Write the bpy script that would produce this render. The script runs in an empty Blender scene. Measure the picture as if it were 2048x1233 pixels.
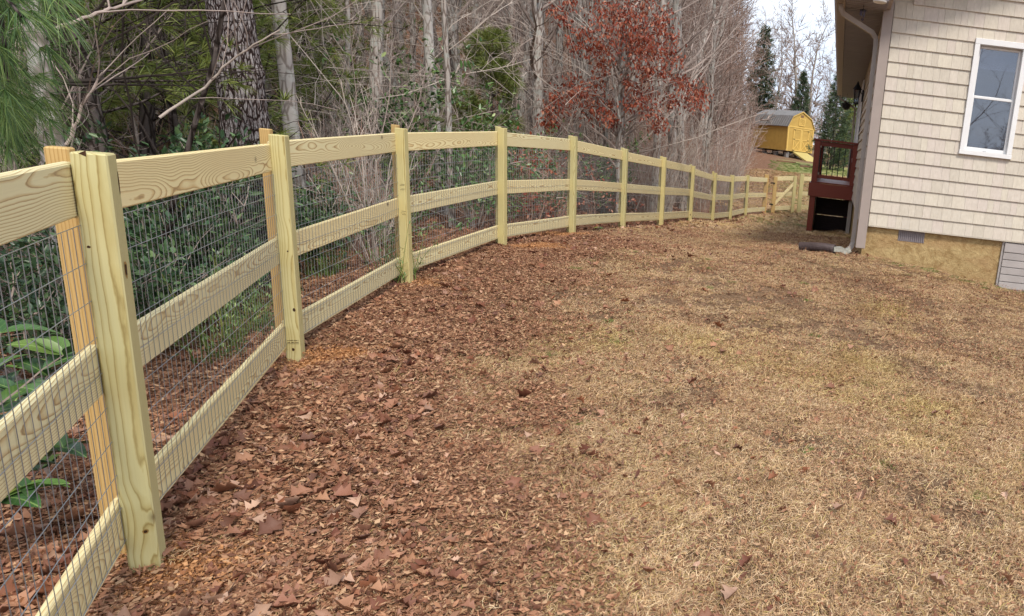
import bpy, math, random
import numpy as np
from mathutils import Matrix, Vector, Euler

R = math.radians
rng = np.random.default_rng(7)
random.seed(7)
SC = bpy.context.scene
COL = SC.collection

# ------------------------------------------------------------------ camera
F_PX, CX, CY, PITCH, ROLL, CAMZ = 1350.0, 1675.4, 641.0, R(13.25), R(6.55), 1.41
cam_data = bpy.data.cameras.new('camera')
cam = bpy.data.objects.new('camera', cam_data)
COL.objects.link(cam)
cam_data.sensor_width = 36.0
cam_data.lens = F_PX / 2048 * 36.0
cam_data.shift_x = (1024 - CX) / 2048
cam_data.shift_y = (CY - 616.5) / 2048
cam_data.clip_start = 0.05
cam_data.clip_end = 1000
cam.matrix_world = Matrix.Translation((0, 0, CAMZ)) @ Matrix.Rotation(math.pi/2 - PITCH, 4, 'X') @ Matrix.Rotation(ROLL, 4, 'Z')
SC.camera = cam

# ------------------------------------------------------------------ sky, sun, exposure
SUN_EL, SUN_AZ = R(50), R(150)          # azimuth clockwise from +Y
world = bpy.data.worlds.new('World')
SC.world = world
world.use_nodes = True
wn = world.node_tree
wn.nodes.clear()
w_out = wn.nodes.new('ShaderNodeOutputWorld')
w_bg = wn.nodes.new('ShaderNodeBackground')
w_sky = wn.nodes.new('ShaderNodeTexSky')
w_sky.sky_type = 'NISHITA'
w_sky.sun_disc = False
w_sky.sun_elevation = SUN_EL
w_sky.sun_rotation = SUN_AZ
w_tc = wn.nodes.new('ShaderNodeTexCoord')
w_map = wn.nodes.new('ShaderNodeMapping')
w_map.inputs['Scale'].default_value = (1.0, 1.0, 3.2)
w_noise = wn.nodes.new('ShaderNodeTexNoise')
w_noise.inputs['Scale'].default_value = 2.6
w_noise.inputs['Detail'].default_value = 7
w_noise.inputs['Roughness'].default_value = 0.55
w_ramp = wn.nodes.new('ShaderNodeValToRGB')
w_ramp.color_ramp.elements[0].position = 0.33
w_ramp.color_ramp.elements[0].color = (4.5, 5.2, 6.4, 1)
w_ramp.color_ramp.elements[1].position = 0.68
w_ramp.color_ramp.elements[1].color = (7.0, 7.4, 8.0, 1)
w_mix = wn.nodes.new('ShaderNodeMix')
w_mix.data_type = 'RGBA'
w_mix.inputs[0].default_value = 0.93
wn.links.new(w_tc.outputs['Generated'], w_map.inputs[0])
wn.links.new(w_map.outputs[0], w_noise.inputs[0])
wn.links.new(w_noise.outputs[0], w_ramp.inputs[0])
wn.links.new(w_sky.outputs[0], w_mix.inputs[6])
wn.links.new(w_ramp.outputs[0], w_mix.inputs[7])
wn.links.new(w_mix.outputs[2], w_bg.inputs[0])
w_bg.inputs[1].default_value = 0.092
wn.links.new(w_bg.outputs[0], w_out.inputs[0])

sun_data = bpy.data.lights.new('sun', 'SUN')
sun_data.energy = 1.5
sun_data.angle = R(12)
sun_data.color = (1.0, 0.93, 0.83)
sun = bpy.data.objects.new('sun', sun_data)
COL.objects.link(sun)
sdir = Vector((math.sin(SUN_AZ)*math.cos(SUN_EL), math.cos(SUN_AZ)*math.cos(SUN_EL), math.sin(SUN_EL)))
sun.rotation_euler = sdir.to_track_quat('Z', 'Y').to_euler()
SC.view_settings.view_transform = 'Standard'
SC.view_settings.look = 'None'
SC.view_settings.gamma = 1
SC.view_settings.use_curve_mapping = False
SC.view_settings.exposure = 1.05
SC.cycles.max_bounces = 6
SC.cycles.diffuse_bounces = 3
SC.cycles.transparent_max_bounces = 12

# ------------------------------------------------------------------ surveying helpers: sight lines of the photograph
def ray(p):
    x = p[0]-CX; y = -(p[1]-CY)
    c, s = math.cos(ROLL), math.sin(ROLL)
    d = (c*x - s*y, s*x + c*y, -F_PX)
    cp, sp = math.cos(PITCH), math.sin(PITCH)
    return np.array([d[0], -d[2]*cp + d[1]*sp, d[1]*cp + d[2]*sp])
def atD(p, D):
    d = ray(p); return np.array([0, 0, CAMZ]) + d*(D/math.hypot(d[0], d[1]))
def atY(p, Y):
    d = ray(p); return np.array([0, 0, CAMZ]) + d*(Y/d[1])

# ------------------------------------------------------------------ object helpers
def tag(o, label=None, cat=None, group=None, kind=None):
    if label: o['label'] = label
    if cat: o['category'] = cat
    if group: o['group'] = group
    if kind: o['kind'] = kind
    return o
def empty(name, loc, rz=0.0, label=None, cat=None, group=None):
    o = bpy.data.objects.new(name, None)
    o.empty_display_size = 0.1
    COL.objects.link(o)
    o.matrix_world = Matrix.Translation(tuple(loc)) @ Matrix.Rotation(rz, 4, 'Z')
    return tag(o, label, cat, group)
def link(name, mesh, parent=None, M=None, local=False):
    o = bpy.data.objects.new(name, mesh)
    COL.objects.link(o)
    M = M if M is not None else Matrix.Identity(4)
    if parent is not None:
        o.parent = parent
        o.matrix_local = M if local else parent_world(parent).inverted() @ M
    else:
        o.matrix_world = M
    return o
def parent_world(o):
    M = o.matrix_basis.copy()
    while o.parent is not None:
        o = o.parent
        M = o.matrix_basis @ M
    return M

class MB:
    def __init__(s):
        s.v = []; s.f = []; s.mi = []; s.n = 0; s.at = {}
    def add(s, verts, faces, mi=0):
        b = s.n
        s.v.append(np.asarray(verts, float).reshape(-1, 3)); s.n += len(verts)
        s.f.extend([tuple(int(i)+b for i in f) for f in faces])
        s.mi.extend([mi]*len(faces))
        return b
    def box(s, lo, hi, mi=0, M=None):
        x0, y0, z0 = lo; x1, y1, z1 = hi
        v = np.array([(x0,y0,z0),(x1,y0,z0),(x1,y1,z0),(x0,y1,z0),(x0,y0,z1),(x1,y0,z1),(x1,y1,z1),(x0,y1,z1)], float)
        if M is not None:
            v = np.array([tuple(M @ Vector(p)) for p in v])
        s.add(v, [(0,3,2,1),(4,5,6,7),(0,1,5,4),(1,2,6,5),(2,3,7,6),(3,0,4,7)], mi)
    def bbox(s, lo, hi, b=0.003, mi=0, M=None):
        """box with chamfered edges"""
        lo = np.array(lo, float); hi = np.array(hi, float)
        c = (lo+hi)/2; h = (hi-lo)/2
        b = min(b, h.min()*0.6)
        vs = []; idx = {}
        for sx in (-1,1):
            for sy in (-1,1):
                for sz in (-1,1):
                    for ax in range(3):
                        p = np.array([sx,sy,sz])*h
                        for k in range(3):
                            if k != ax: p[k] -= np.sign(p[k])*b
                        idx[(sx,sy,sz,ax)] = len(vs); vs.append(c+p)
        fs = []
        for ax in range(3):
            o1, o2 = [k for k in range(3) if k != ax]
            for sg in (-1,1):
                q = []
                for a, bb in ((-1,-1),(1,-1),(1,1),(-1,1)):
                    t = [0,0,0]; t[ax] = sg; t[o1] = a; t[o2] = bb
                    q.append(idx[(*t, ax)])
                flip = (sg < 0) != (ax == 1)
                fs.append(tuple(q[::-1] if flip else q))
        for ax in range(3):            # edge strips along ax
            o1, o2 = [k for k in range(3) if k != ax]
            for a in (-1,1):
                for bb in (-1,1):
                    t0 = [0,0,0]; t0[ax] = -1; t0[o1] = a; t0[o2] = bb
                    t1 = list(t0); t1[ax] = 1
                    fs.append((idx[(*t0,o1)], idx[(*t1,o1)], idx[(*t1,o2)], idx[(*t0,o2)]))
        for sx in (-1,1):
            for sy in (-1,1):
                for sz in (-1,1):
                    fs.append(tuple(idx[(sx,sy,sz,a)] for a in range(3)))
        vs = np.array(vs)
        if M is not None:
            vs = np.array([tuple(M @ Vector(p)) for p in vs])
        s.add(vs, fs, mi)
    def tube(s, P, rad, m=6, cap=False, mi=0):
        P = np.asarray(P, float); n = len(P)
        rad = np.broadcast_to(np.asarray(rad, float), (n,))
        T = np.gradient(P, axis=0)
        T /= (np.linalg.norm(T, axis=1, keepdims=True) + 1e-9)
        ref = np.array([0.31, 0.95, 0.05]) if abs(T[:, 2]).mean() > 0.5 else np.array([0.05, 0.1, 1.0])
        U = np.cross(T, ref); U /= (np.linalg.norm(U, axis=1, keepdims=True) + 1e-9)
        W = np.cross(T, U)
        a = np.arange(m)*2*math.pi/m
        ring = P[:, None, :] + rad[:, None, None]*(np.cos(a)[None, :, None]*U[:, None, :] + np.sin(a)[None, :, None]*W[:, None, :])
        v = ring.reshape(-1, 3)
        fs = []
        for i in range(n-1):
            for j in range(m):
                k = (j+1) % m
                fs.append((i*m+j, i*m+k, (i+1)*m+k, (i+1)*m+j))
        if cap:
            fs.append(tuple(range(m))[::-1]); fs.append(tuple((n-1)*m+j for j in range(m)))
        s.add(v, fs, mi)
    def mesh(s, name, mats, smooth=False, tint=None):
        me = bpy.data.meshes.new(name)
        V = np.concatenate(s.v) if s.v else np.zeros((0, 3))
        me.vertices.add(len(V)); me.vertices.foreach_set('co', V.ravel())
        nl = sum(len(f) for f in s.f)
        me.loops.add(nl); me.polygons.add(len(s.f))
        me.loops.foreach_set('vertex_index', np.fromiter((i for f in s.f for i in f), np.int32, nl))
        ln = np.fromiter((len(f) for f in s.f), np.int32, len(s.f))
        st = np.concatenate([[0], np.cumsum(ln)[:-1]]).astype(np.int32) if len(ln) else ln
        me.polygons.foreach_set('loop_start', st)
        if not isinstance(mats, (list, tuple)): mats = [mats]
        for m_ in mats: me.materials.append(m_)
        me.polygons.foreach_set('material_index', np.array(s.mi, np.int32))
        me.polygons.foreach_set('use_smooth', np.full(len(s.f), smooth))
        if tint is not None:
            a = me.attributes.new('tint', 'FLOAT', 'POINT')
            a.data.foreach_set('value', np.asarray(tint, np.float32))
        me.update(calc_edges=True)
        me.validate()
        return me
    def build(s, name, mats, parent=None, M=None, smooth=False, local=False, tint=None):
        return link(name, s.mesh(name, mats, smooth, tint), parent, M, local)

# ------------------------------------------------------------------ material helper
class NT:
    def __init__(s, name, rough=0.7, spec=0.3):
        s.m = bpy.data.materials.new(name); s.m.use_nodes = True
        s.t = s.m.node_tree
        s.b = s.t.nodes['Principled BSDF']
        s.out = s.t.nodes['Material Output']
        s.b.inputs['Roughness'].default_value = rough
        s.b.inputs['Specular IOR Level'].default_value = spec
    def n(s, typ, **kw):
        nd = s.t.nodes.new(typ)
        for k, v in kw.items(): setattr(nd, k, v)
        return nd
    def put(s, sock, v):
        if hasattr(v, 'default_value') or isinstance(v, bpy.types.NodeSocket): s.t.links.new(v, sock)
        elif isinstance(v, (tuple, list)) and len(v) == 3 and sock.type == 'RGBA': sock.default_value = (*v, 1)
        else: sock.default_value = v
    def math(s, op, a, b=0.0, c=None, clamp=False):
        nd = s.n('ShaderNodeMath', operation=op, use_clamp=clamp)
        s.put(nd.inputs[0], a); s.put(nd.inputs[1], b)
        if c is not None: s.put(nd.inputs[2], c)
        return nd.outputs[0]
    def coord(s, which='Object'):
        return s.n('ShaderNodeTexCoord').outputs[which]
    def mapped(s, vec, scale=(1, 1, 1), loc=(0, 0, 0)):
        nd = s.n('ShaderNodeMapping'); s.put(nd.inputs[0], vec)
        nd.inputs['Scale'].default_value = scale
        s.put(nd.inputs['Location'], loc)
        return nd.outputs[0]
    def noise(s, vec, scale=5, detail=3, rough=0.5, dist=0.0, out=0):
        nd = s.n('ShaderNodeTexNoise'); s.put(nd.inputs['Vector'], vec)
        nd.inputs['Scale'].default_value = scale; nd.inputs['Detail'].default_value = detail
        nd.inputs['Roughness'].default_value = rough; nd.inputs['Distortion'].default_value = dist
        return nd.outputs[out]
    def voro(s, vec, scale=5, feat='F1', out='Distance', rnd=1.0):
        nd = s.n('ShaderNodeTexVoronoi', feature=feat); s.put(nd.inputs['Vector'], vec)
        nd.inputs['Scale'].default_value = scale
        nd.inputs['Randomness'].default_value = rnd
        return nd.outputs[out]
    def ramp(s, fac, stops, interp='LINEAR'):
        nd = s.n('ShaderNodeValToRGB'); s.put(nd.inputs[0], fac)
        cr = nd.color_ramp; cr.interpolation = interp
        while len(cr.elements) < len(stops): cr.elements.new(0.5)
        for e, (p, c) in zip(cr.elements, stops):
            e.position = p
            e.color = (c, c, c, 1) if isinstance(c, (int, float)) else (*c, 1)
        return nd.outputs[0]
    def mix(s, fac, a, b, blend='MIX'):
        nd = s.n('ShaderNodeMix', data_type='RGBA', blend_type=blend)
        s.put(nd.inputs[0], fac); s.put(nd.inputs[6], a); s.put(nd.inputs[7], b)
        return nd.outputs[2]
    def sep(s, vec):
        nd = s.n('ShaderNodeSeparateXYZ'); s.put(nd.inputs[0], vec); return nd.outputs
    def comb(s, x, y, z):
        nd = s.n('ShaderNodeCombineXYZ')
        s.put(nd.inputs[0], x); s.put(nd.inputs[1], y); s.put(nd.inputs[2], z); return nd.outputs[0]
    def rnd(s): return s.n('ShaderNodeObjectInfo').outputs['Random']
    def attr(s, name, out='Fac'):
        nd = s.n('ShaderNodeAttribute'); nd.attribute_name = name; return nd.outputs[out]
    def color(s, c): s.put(s.b.inputs['Base Color'], c); return s
    def rough(s, c): s.put(s.b.inputs['Roughness'], c); return s
    def bump(s, h, strength=0.5, dist=0.01):
        nd = s.n('ShaderNodeBump'); s.put(nd.inputs['Height'], h)
        nd.inputs['Strength'].default_value = strength; nd.inputs['Distance'].default_value = dist
        s.t.links.new(nd.outputs[0], s.b.inputs['Normal']); return s

def wood(name, base, mid, dark, axis='x', freq=210, pith=0.06, wob=0.085, knots=True, rough=0.62):
    """Sawn pine: annual rings about a wandering pith, cut by the board's own faces."""
    t = NT(name, rough, 0.25)
    o = t.sep(t.coord('Object'))
    if axis == 'x': L, A, B = o[0], o[1], o[2]
    elif axis == 'z': L, A, B = o[2], o[1], o[0]
    else: L, A, B = o[1], o[0], o[2]
    r = t.rnd()
    L2 = t.math('ADD', L, t.math('MULTIPLY', r, 61.0))
    r2 = t.math('FRACT', t.math('MULTIPLY', r, 17.3))
    w1 = t.noise(t.comb(L2, t.math('MULTIPLY', A, 1.2), t.math('MULTIPLY', B, 1.2)), 1.35, 2, 0.45)
    w2 = t.noise(t.comb(t.math('ADD', L2, 9.7), A, B), 1.1, 1.5, 0.4)
    ca = t.math('ADD', A, t.math('ADD', t.math('MULTIPLY', t.math('SUBTRACT', w1, 0.5), wob*2.6), pith))
    cb = t.math('ADD', B, t.math('ADD', t.math('MULTIPLY', t.math('SUBTRACT', w2, 0.5), wob*1.6), t.math('MULTIPLY', t.math('SUBTRACT', r2, 0.5), 0.08)))
    rad = t.math('SQRT', t.math('ADD', t.math('MULTIPLY', ca, ca), t.math('MULTIPLY', cb, cb)))
    kv = t.comb(t.math('MULTIPLY', L2, 3.0), t.math('MULTIPLY', A, 4.0), t.math('MULTIPLY', B, 4.0))
    kd = t.voro(kv, 1.0)
    if knots:
        rad = t.math('ADD', rad, t.math('MULTIPLY', t.ramp(kd, [(0.0, 1.0), (0.18, 0.5), (0.45, 0.0)], 'EASE'), 0.012))
    fine = t.noise(t.comb(t.math('MULTIPLY', L2, 9), t.math('MULTIPLY', A, 40), t.math('MULTIPLY', B, 40)), 1.0, 3, 0.6)
    rings = t.math('ADD', t.math('MULTIPLY', rad, freq), t.math('MULTIPLY', fine, 0.5))
    fr = t.math('FRACT', rings)
    c = t.ramp(fr, [(0.0, base), (0.5, base), (0.80, mid), (0.90, dark), (0.96, mid), (1.0, base)])
    big = t.noise(t.comb(L2, t.math('MULTIPLY', A, 3), t.math('MULTIPLY', B, 3)), 1.3, 3)
    c = t.mix(t.ramp(big, [(0.3, 0.0), (0.7, 0.55)]), c, t.mix(0.5, base, mid))
    grain = t.noise(t.comb(t.math('MULTIPLY', L2, 6), t.math('MULTIPLY', A, 260), t.math('MULTIPLY', B, 260)), 1.0, 2)
    c = t.mix(0.35, c, t.mix(grain, (0.80, 0.79, 0.77), (1.15, 1.15, 1.15)), 'MULTIPLY')
    c = t.mix(1.0, c, t.mix(r2, (0.9, 0.92, 0.95), (1.05, 1.02, 0.96)), 'MULTIPLY')
    if knots:
        sel = t.math('GREATER_THAN', t.voro(kv, 1.0, out='Color'), 0.5)
        kn = t.math('MULTIPLY', t.ramp(kd, [(0.0, 1.0), (0.035, 0.95), (0.055, 0.4), (0.09, 0.0)]), sel)
        c = t.mix(kn, c, (0.075, 0.032, 0.012))
    t.color(c)
    t.bump(t.math('ADD', t.math('MULTIPLY', fr, 0.4), t.math('MULTIPLY', grain, 0.6)), 0.22, 0.002)
    return t.m

M = {}
M['rail'] = wood('sawn_pine', (0.87, 0.775, 0.455), (0.64, 0.46, 0.21), (0.29, 0.155, 0.065), 'x', 150, wob=0.075)
M['post'] = wood('treated_pine', (0.63, 0.56, 0.28), (0.52, 0.42, 0.17), (0.30, 0.21, 0.065), 'z', 140, pith=0.03, wob=0.005)
M['post_tan'] = wood('treated_pine_tan', (0.58, 0.40, 0.17), (0.48, 0.30, 0.11), (0.30, 0.155, 0.05), 'z', 140, pith=0.03, wob=0.006)
M['stained'] = wood('red_stained_wood', (0.24, 0.055, 0.034), (0.19, 0.042, 0.026), (0.12, 0.027, 0.017), 'x', 160, knots=False, rough=0.4)
M['stained_z'] = wood('red_stained_post', (0.24, 0.055, 0.034), (0.19, 0.042, 0.026), (0.12, 0.027, 0.017), 'z', 160, knots=False, rough=0.4)
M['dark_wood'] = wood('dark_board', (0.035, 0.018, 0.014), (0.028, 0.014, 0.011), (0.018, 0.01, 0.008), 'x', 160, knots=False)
M['ramp'] = wood('new_plywood', (0.6, 0.5, 0.19), (0.52, 0.42, 0.15), (0.4, 0.3, 0.1), 'x', 90, knots=False)
M['timber'] = wood('landscape_timber', (0.26, 0.15, 0.09), (0.2, 0.11, 0.07), (0.12, 0.07, 0.045), 'x', 120)

def plain(name, c, rough=0.6, spec=0.3, metal=0.0, vary=0.15, nscale=6, bump=0.0, bscale=60):
    t = NT(name, rough, spec)
    t.b.inputs['Metallic'].default_value = metal
    co = t.coord('Object')
    nz = t.noise(co, nscale, 5, 0.6)
    a = tuple(x*(1-vary) for x in c); b = tuple(min(1, x*(1+vary)) for x in c)
    cc = t.mix(t.ramp(nz, [(0.25, 0.0), (0.75, 1.0)]), a, b)
    cc = t.mix(1.0, cc, t.mix(t.rnd(), (0.95, 0.95, 0.95), (1.05, 1.05, 1.05)), 'MULTIPLY')
    t.color(cc)
    if bump: t.bump(t.noise(co, bscale, 4), bump, 0.004)
    return t.m
M['wire'] = plain('galvanised_wire', (0.30, 0.31, 0.31), 0.4, 0.5, 0.5, 0.3)
M['trim'] = plain('taupe_trim', (0.37, 0.305, 0.27), 0.5, 0.3, 0, 0.06)
M['soffit'] = plain('taupe_soffit', (0.235, 0.21, 0.225), 0.55, 0.3, 0, 0.08)
M['downspout'] = plain('taupe_downspout', (0.38, 0.325, 0.285), 0.4, 0.4, 0, 0.08)
M['white'] = plain('white_vinyl', (0.78, 0.77, 0.76), 0.35, 0.4, 0, 0.04)
M['vent'] = plain('vent_metal', (0.33, 0.29, 0.30), 0.45, 0.4, 0.2, 0.15)
M['panel'] = plain('grey_panel', (0.40, 0.36, 0.34), 0.55, 0.3, 0, 0.1)
M['black'] = plain('black_metal', (0.015, 0.015, 0.017), 0.45, 0.4, 0.3, 0.2)
M['pipe'] = plain('corrugated_plastic', (0.085, 0.06, 0.058), 0.45, 0.4, 0, 0.3, 20)
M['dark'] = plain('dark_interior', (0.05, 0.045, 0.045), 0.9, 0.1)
M['shed_yellow'] = plain('shed_yellow_siding', (0.55, 0.36, 0.10), 0.6, 0.2, 0, 0.1, 3)
M['shed_trim'] = plain('shed_yellow_trim', (0.72, 0.49, 0.14), 0.55, 0.3, 0, 0.06)
M['shed_roof'] = plain('shed_roof_metal', (0.25, 0.24, 0.235), 0.4, 0.5, 0.4, 0.15, 2)
M['block'] = plain('concrete_block', (0.25, 0.24, 0.23), 0.9, 0.1, 0, 0.2)
M['shingle_roof'] = plain('roof_shingles', (0.09, 0.08, 0.075), 0.9, 0.1, 0, 0.4, 40)

def shingle_mat():
    t = NT('vinyl_shake', 0.55, 0.25)
    co = t.coord('Object'); o = t.sep(co); r = t.rnd()
    st = t.noise(t.comb(t.math('MULTIPLY', o[0], 16), t.math('ADD', o[1], t.math('MULTIPLY', r, 50)), t.math('MULTIPLY', o[2], 5)), 3.0, 4, 0.6)
    base = t.ramp(r, [(0.0, (0.57, 0.51, 0.425)), (0.3, (0.635, 0.57, 0.475)), (0.55, (0.62, 0.54, 0.475)), (0.8, (0.655, 0.59, 0.485)), (1.0, (0.60, 0.54, 0.46))])
    gr = t.noise(co, 0.9, 4, 0.6)
    base = t.mix(t.ramp(gr, [(0.4, 0.0), (0.75, 0.4)]), base, (0.55, 0.475, 0.375))
    c = t.mix(1.0, base, t.ramp(st, [(0.25, (0.86, 0.85, 0.83)), (0.7, (1.04, 1.04, 1.04))]), 'MULTIPLY')
    t.color(c); t.bump(st, 0.25, 0.003)
    return t.m
M['shingle'] = shingle_mat()

def stucco_mat():
    t = NT('tan_stucco', 0.9, 0.15)
    co = t.coord('Object')
    n1 = t.noise(co, 9, 6, 0.65, 0.8); n2 = t.noise(t.mapped(co, (1, 1, 2.5)), 2.0, 4)
    c = t.mix(t.ramp(n1, [(0.35, 0.0), (0.62, 1.0)]), (0.31, 0.20, 0.085), (0.52, 0.38, 0.185))
    c = t.mix(t.ramp(n2, [(0.42, 0.0), (0.7, 0.6)]), c, (0.40, 0.245, 0.12))
    t.color(c); t.bump(t.noise(co, 26, 6, 0.7, 0.6), 0.9, 0.02)
    return t.m
M['stucco'] = stucco_mat()

def glass_mat():
    t = NT('window_glass', 0.02, 0.5)
    gl = t.n('ShaderNodeBsdfGlossy'); gl.inputs['Roughness'].default_value = 0.015
    gl.inputs['Color'].default_value = (0.9, 0.93, 1, 1)
    tr = t.n('ShaderNodeBsdfTransparent'); tr.inputs['Color'].default_value = (0.5, 0.53, 0.6, 1)
    mx = t.n('ShaderNodeMixShader'); mx.inputs[0].default_value = 0.15
    t.t.links.new(tr.outputs[0], mx.inputs[1]); t.t.links.new(gl.outputs[0], mx.inputs[2])
    t.t.links.new(mx.outputs[0], t.out.inputs[0])
    return t.m
M['glass'] = glass_mat()

def bark(name, c0, c1, c2, sx=16, sz=3.0, bump=1.0, dist=0.02, lichen=None):
    t = NT(name, 0.9, 0.1)
    co = t.coord('Object')
    mp = t.mapped(co, (sx, sx, sz))
    v = t.voro(mp, 1.0, 'DISTANCE_TO_EDGE', 'Distance')
    nz = t.noise(mp, 1.3, 5, 0.7, 0.6)
    h = t.math('ADD', t.ramp(v, [(0.0, 0.0), (0.22, 1.0)]), t.math('MULTIPLY', nz, 0.8))
    c = t.ramp(h, [(0.25, c0), (0.8, c1), (1.5 if False else 1.0, c2)])
    if lichen:
        ln = t.noise(co, 7, 5, 0.65)
        c = t.mix(t.ramp(ln, [(0.52, 0.0), (0.60, 0.85)]), c, lichen)
    c = t.mix(1.0, c, t.mix(t.rnd(), (0.8, 0.8, 0.8), (1.2, 1.2, 1.2)), 'MULTIPLY')
    t.color(c); t.bump(h, bump, dist)
    return t.m
def pine_bark():
    t = NT('rough_pine_bark', 0.9, 0.1)
    co = t.coord('Object')
    wv = t.noise(t.mapped(co, (5, 5, 5)), 1.0, 3, 0.6, 0, 1)
    vec = t.n('ShaderNodeVectorMath', operation='MULTIPLY_ADD')
    t.put(vec.inputs[0], wv); vec.inputs[1].default_value = (1.4, 1.4, 1.4); t.put(vec.inputs[2], t.mapped(co, (46, 46, 9)))
    v = t.voro(vec.outputs[0], 1.0, 'DISTANCE_TO_EDGE'); nz = t.noise(t.mapped(co, (75, 75, 16)), 1.0, 6, 0.75, 0.8)
    h = t.math('MULTIPLY', t.ramp(v, [(0.0, 0.0), (0.16, 1.0)]), t.ramp(nz, [(0.3, 0.15), (0.7, 1.0)]))
    c = t.ramp(h, [(0.0, (0.012, 0.008, 0.007)), (0.22, (0.07, 0.045, 0.04)), (0.42, (0.24, 0.185, 0.175)), (0.75, (0.66, 0.61, 0.60))])
    t.color(c); t.bump(h, 1.0, 0.02); return t.m
M['bark_pine'] = pine_bark()
_unused = bark('rough_pine_bark', (0.018, 0.012, 0.011), (0.085, 0.055, 0.05), (0.40, 0.34, 0.33), 60, 17, 1.0, 0.02)
M['bark_grey'] = bark('grey_bark', (0.13, 0.10, 0.085), (0.27, 0.22, 0.19), (0.44, 0.39, 0.35), 18, 4, 0.6, 0.01, (0.42, 0.42, 0.38))
M['bark_pale'] = bark('pale_bark', (0.20, 0.165, 0.14), (0.36, 0.31, 0.275), (0.52, 0.47, 0.43), 14, 5, 0.4, 0.006, (0.55, 0.53, 0.48))
M['bark_dark'] = bark('dark_bark', (0.016, 0.012, 0.01), (0.06, 0.045, 0.038), (0.13, 0.105, 0.095), 22, 5, 0.9, 0.015)
M['twig'] = plain('grey_twig', (0.34, 0.27, 0.235), 0.85, 0.1, 0, 0.35, 3)
M['twig_pale'] = plain('pale_twig', (0.50, 0.42, 0.36), 0.85, 0.1, 0, 0.3, 3)
M['twig_red'] = plain('reddish_twig', (0.34, 0.215, 0.165), 0.85, 0.1, 0, 0.4, 3)
M['twig_far'] = plain('brown_twig', (0.25, 0.175, 0.145), 0.85, 0.1, 0, 0.4, 3)
M['twig_dark'] = plain('dark_twig', (0.045, 0.035, 0.03), 0.85, 0.1, 0, 0.3, 3)

def tinted(name, stops, rough=0.7, spec=0.2, trans=0.0, by='both', patchy=False):
    t = NT(name, rough, spec)
    a = t.attr('tint'); r = t.rnd()
    f = t.math('FRACT', t.math('ADD', a, r)) if by == 'both' else a
    c = t.ramp(f, stops)
    c = t.mix(1.0, c, t.mix(r, (0.85, 0.85, 0.85), (1.15, 1.15, 1.15)), 'MULTIPLY')
    if patchy:
        pos = t.n('ShaderNodeNewGeometry').outputs['Position']
        p1_ = t.noise(pos, 1.1, 5, 0.65); p2_ = t.noise(t.mapped(pos, (1, 1, 1), (7, 3, 0)), 0.75, 4, 0.6); p3_ = t.noise(t.mapped(pos, (1, 1, 1), (1, 13, 0)), 3.2, 4, 0.65)
        c = t.mix(t.ramp(p1_, [(0.5, 0.0), (0.66, 0.65)]), c, t.mix(1.0, c, (0.72, 0.56, 0.50), 'MULTIPLY'))
        c = t.mix(t.ramp(p2_, [(0.53, 0.0), (0.70, 0.55)]), c, t.mix(1.0, c, (0.88, 0.95, 0.50), 'MULTIPLY'))
        c = t.mix(t.ramp(p3_, [(0.52, 0.0), (0.72, 0.8)]), c, t.mix(1.0, c, (0.62, 0.52, 0.48), 'MULTIPLY'))
    t.color(c)
    if trans:
        tl = t.n('ShaderNodeBsdfTranslucent'); t.put(tl.inputs[0], c)
        mx = t.n('ShaderNodeMixShader'); mx.inputs[0].default_value = trans
        t.t.links.new(t.b.outputs[0], mx.inputs[1]); t.t.links.new(tl.outputs[0], mx.inputs[2])
        t.t.links.new(mx.outputs[0], t.out.inputs[0])
    return t.m
M['dry_leaf'] = tinted('dry_oak_leaf', [(0.0, (0.13, 0.055, 0.036)), (0.15, (0.34, 0.165, 0.10)), (0.3, (0.15, 0.05, 0.03)), (0.45, (0.44, 0.23, 0.13)), (0.6, (0.22, 0.09, 0.058)), (0.75, (0.56, 0.36, 0.25)), (0.88, (0.33, 0.13, 0.065)), (1.0, (0.12, 0.04, 0.022))], 0.6, 0.35, 0.1)
M['oak_red'] = tinted('red_oak_leaf', [(0.0, (0.12, 0.022, 0.013)), (0.3, (0.25, 0.045, 0.022)), (0.65, (0.37, 0.095, 0.045)), (1.0, (0.56, 0.27, 0.17))], 0.5, 0.4, 0.25, 'tint')
M['straw'] = tinted('dead_grass_blade', [(0.0, (0.52, 0.33, 0.17)), (0.2, (0.82, 0.59, 0.33)), (0.36, (0.23, 0.12, 0.07)), (0.52, (0.90, 0.69, 0.43)), (0.68, (0.29, 0.15, 0.085)), (0.84, (0.64, 0.40, 0.21)), (0.95, (0.50, 0.41, 0.14)), (1.0, (0.20, 0.115, 0.07))], 0.65, 0.3, 0.1, patchy=True)
M['chip'] = tinted('leaf_crumb', [(0.0, (0.12, 0.05, 0.03)), (0.3, (0.36, 0.18, 0.10)), (0.5, (0.22, 0.095, 0.05)), (0.7, (0.52, 0.33, 0.19)), (0.85, (0.40, 0.21, 0.12)), (1.0, (0.10, 0.045, 0.03))], 0.7, 0.2)
M['soil_crumb'] = tinted('orange_soil_crumb', [(0.0, (0.42, 0.19, 0.08)), (0.5, (0.60, 0.32, 0.15)), (1.0, (0.28, 0.12, 0.055))], 0.9, 0.1)
M['green_blade'] = tinted('green_grass_blade', [(0.0, (0.10, 0.17, 0.035)), (0.5, (0.17, 0.24, 0.05)), (1.0, (0.27, 0.29, 0.08))], 0.6, 0.3, 0.2)
M['moss'] = tinted('yellow_green_moss', [(0.0, (0.20, 0.19, 0.03)), (0.5, (0.34, 0.30, 0.05)), (1.0, (0.44, 0.37, 0.09))], 0.8, 0.1, 0.2)
M['needle'] = tinted('pine_needle', [(0.0, (0.035, 0.085, 0.02)), (0.5, (0.075, 0.145, 0.03)), (1.0, (0.20, 0.28, 0.07))], 0.45, 0.4, 0.15, 'tint')
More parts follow.
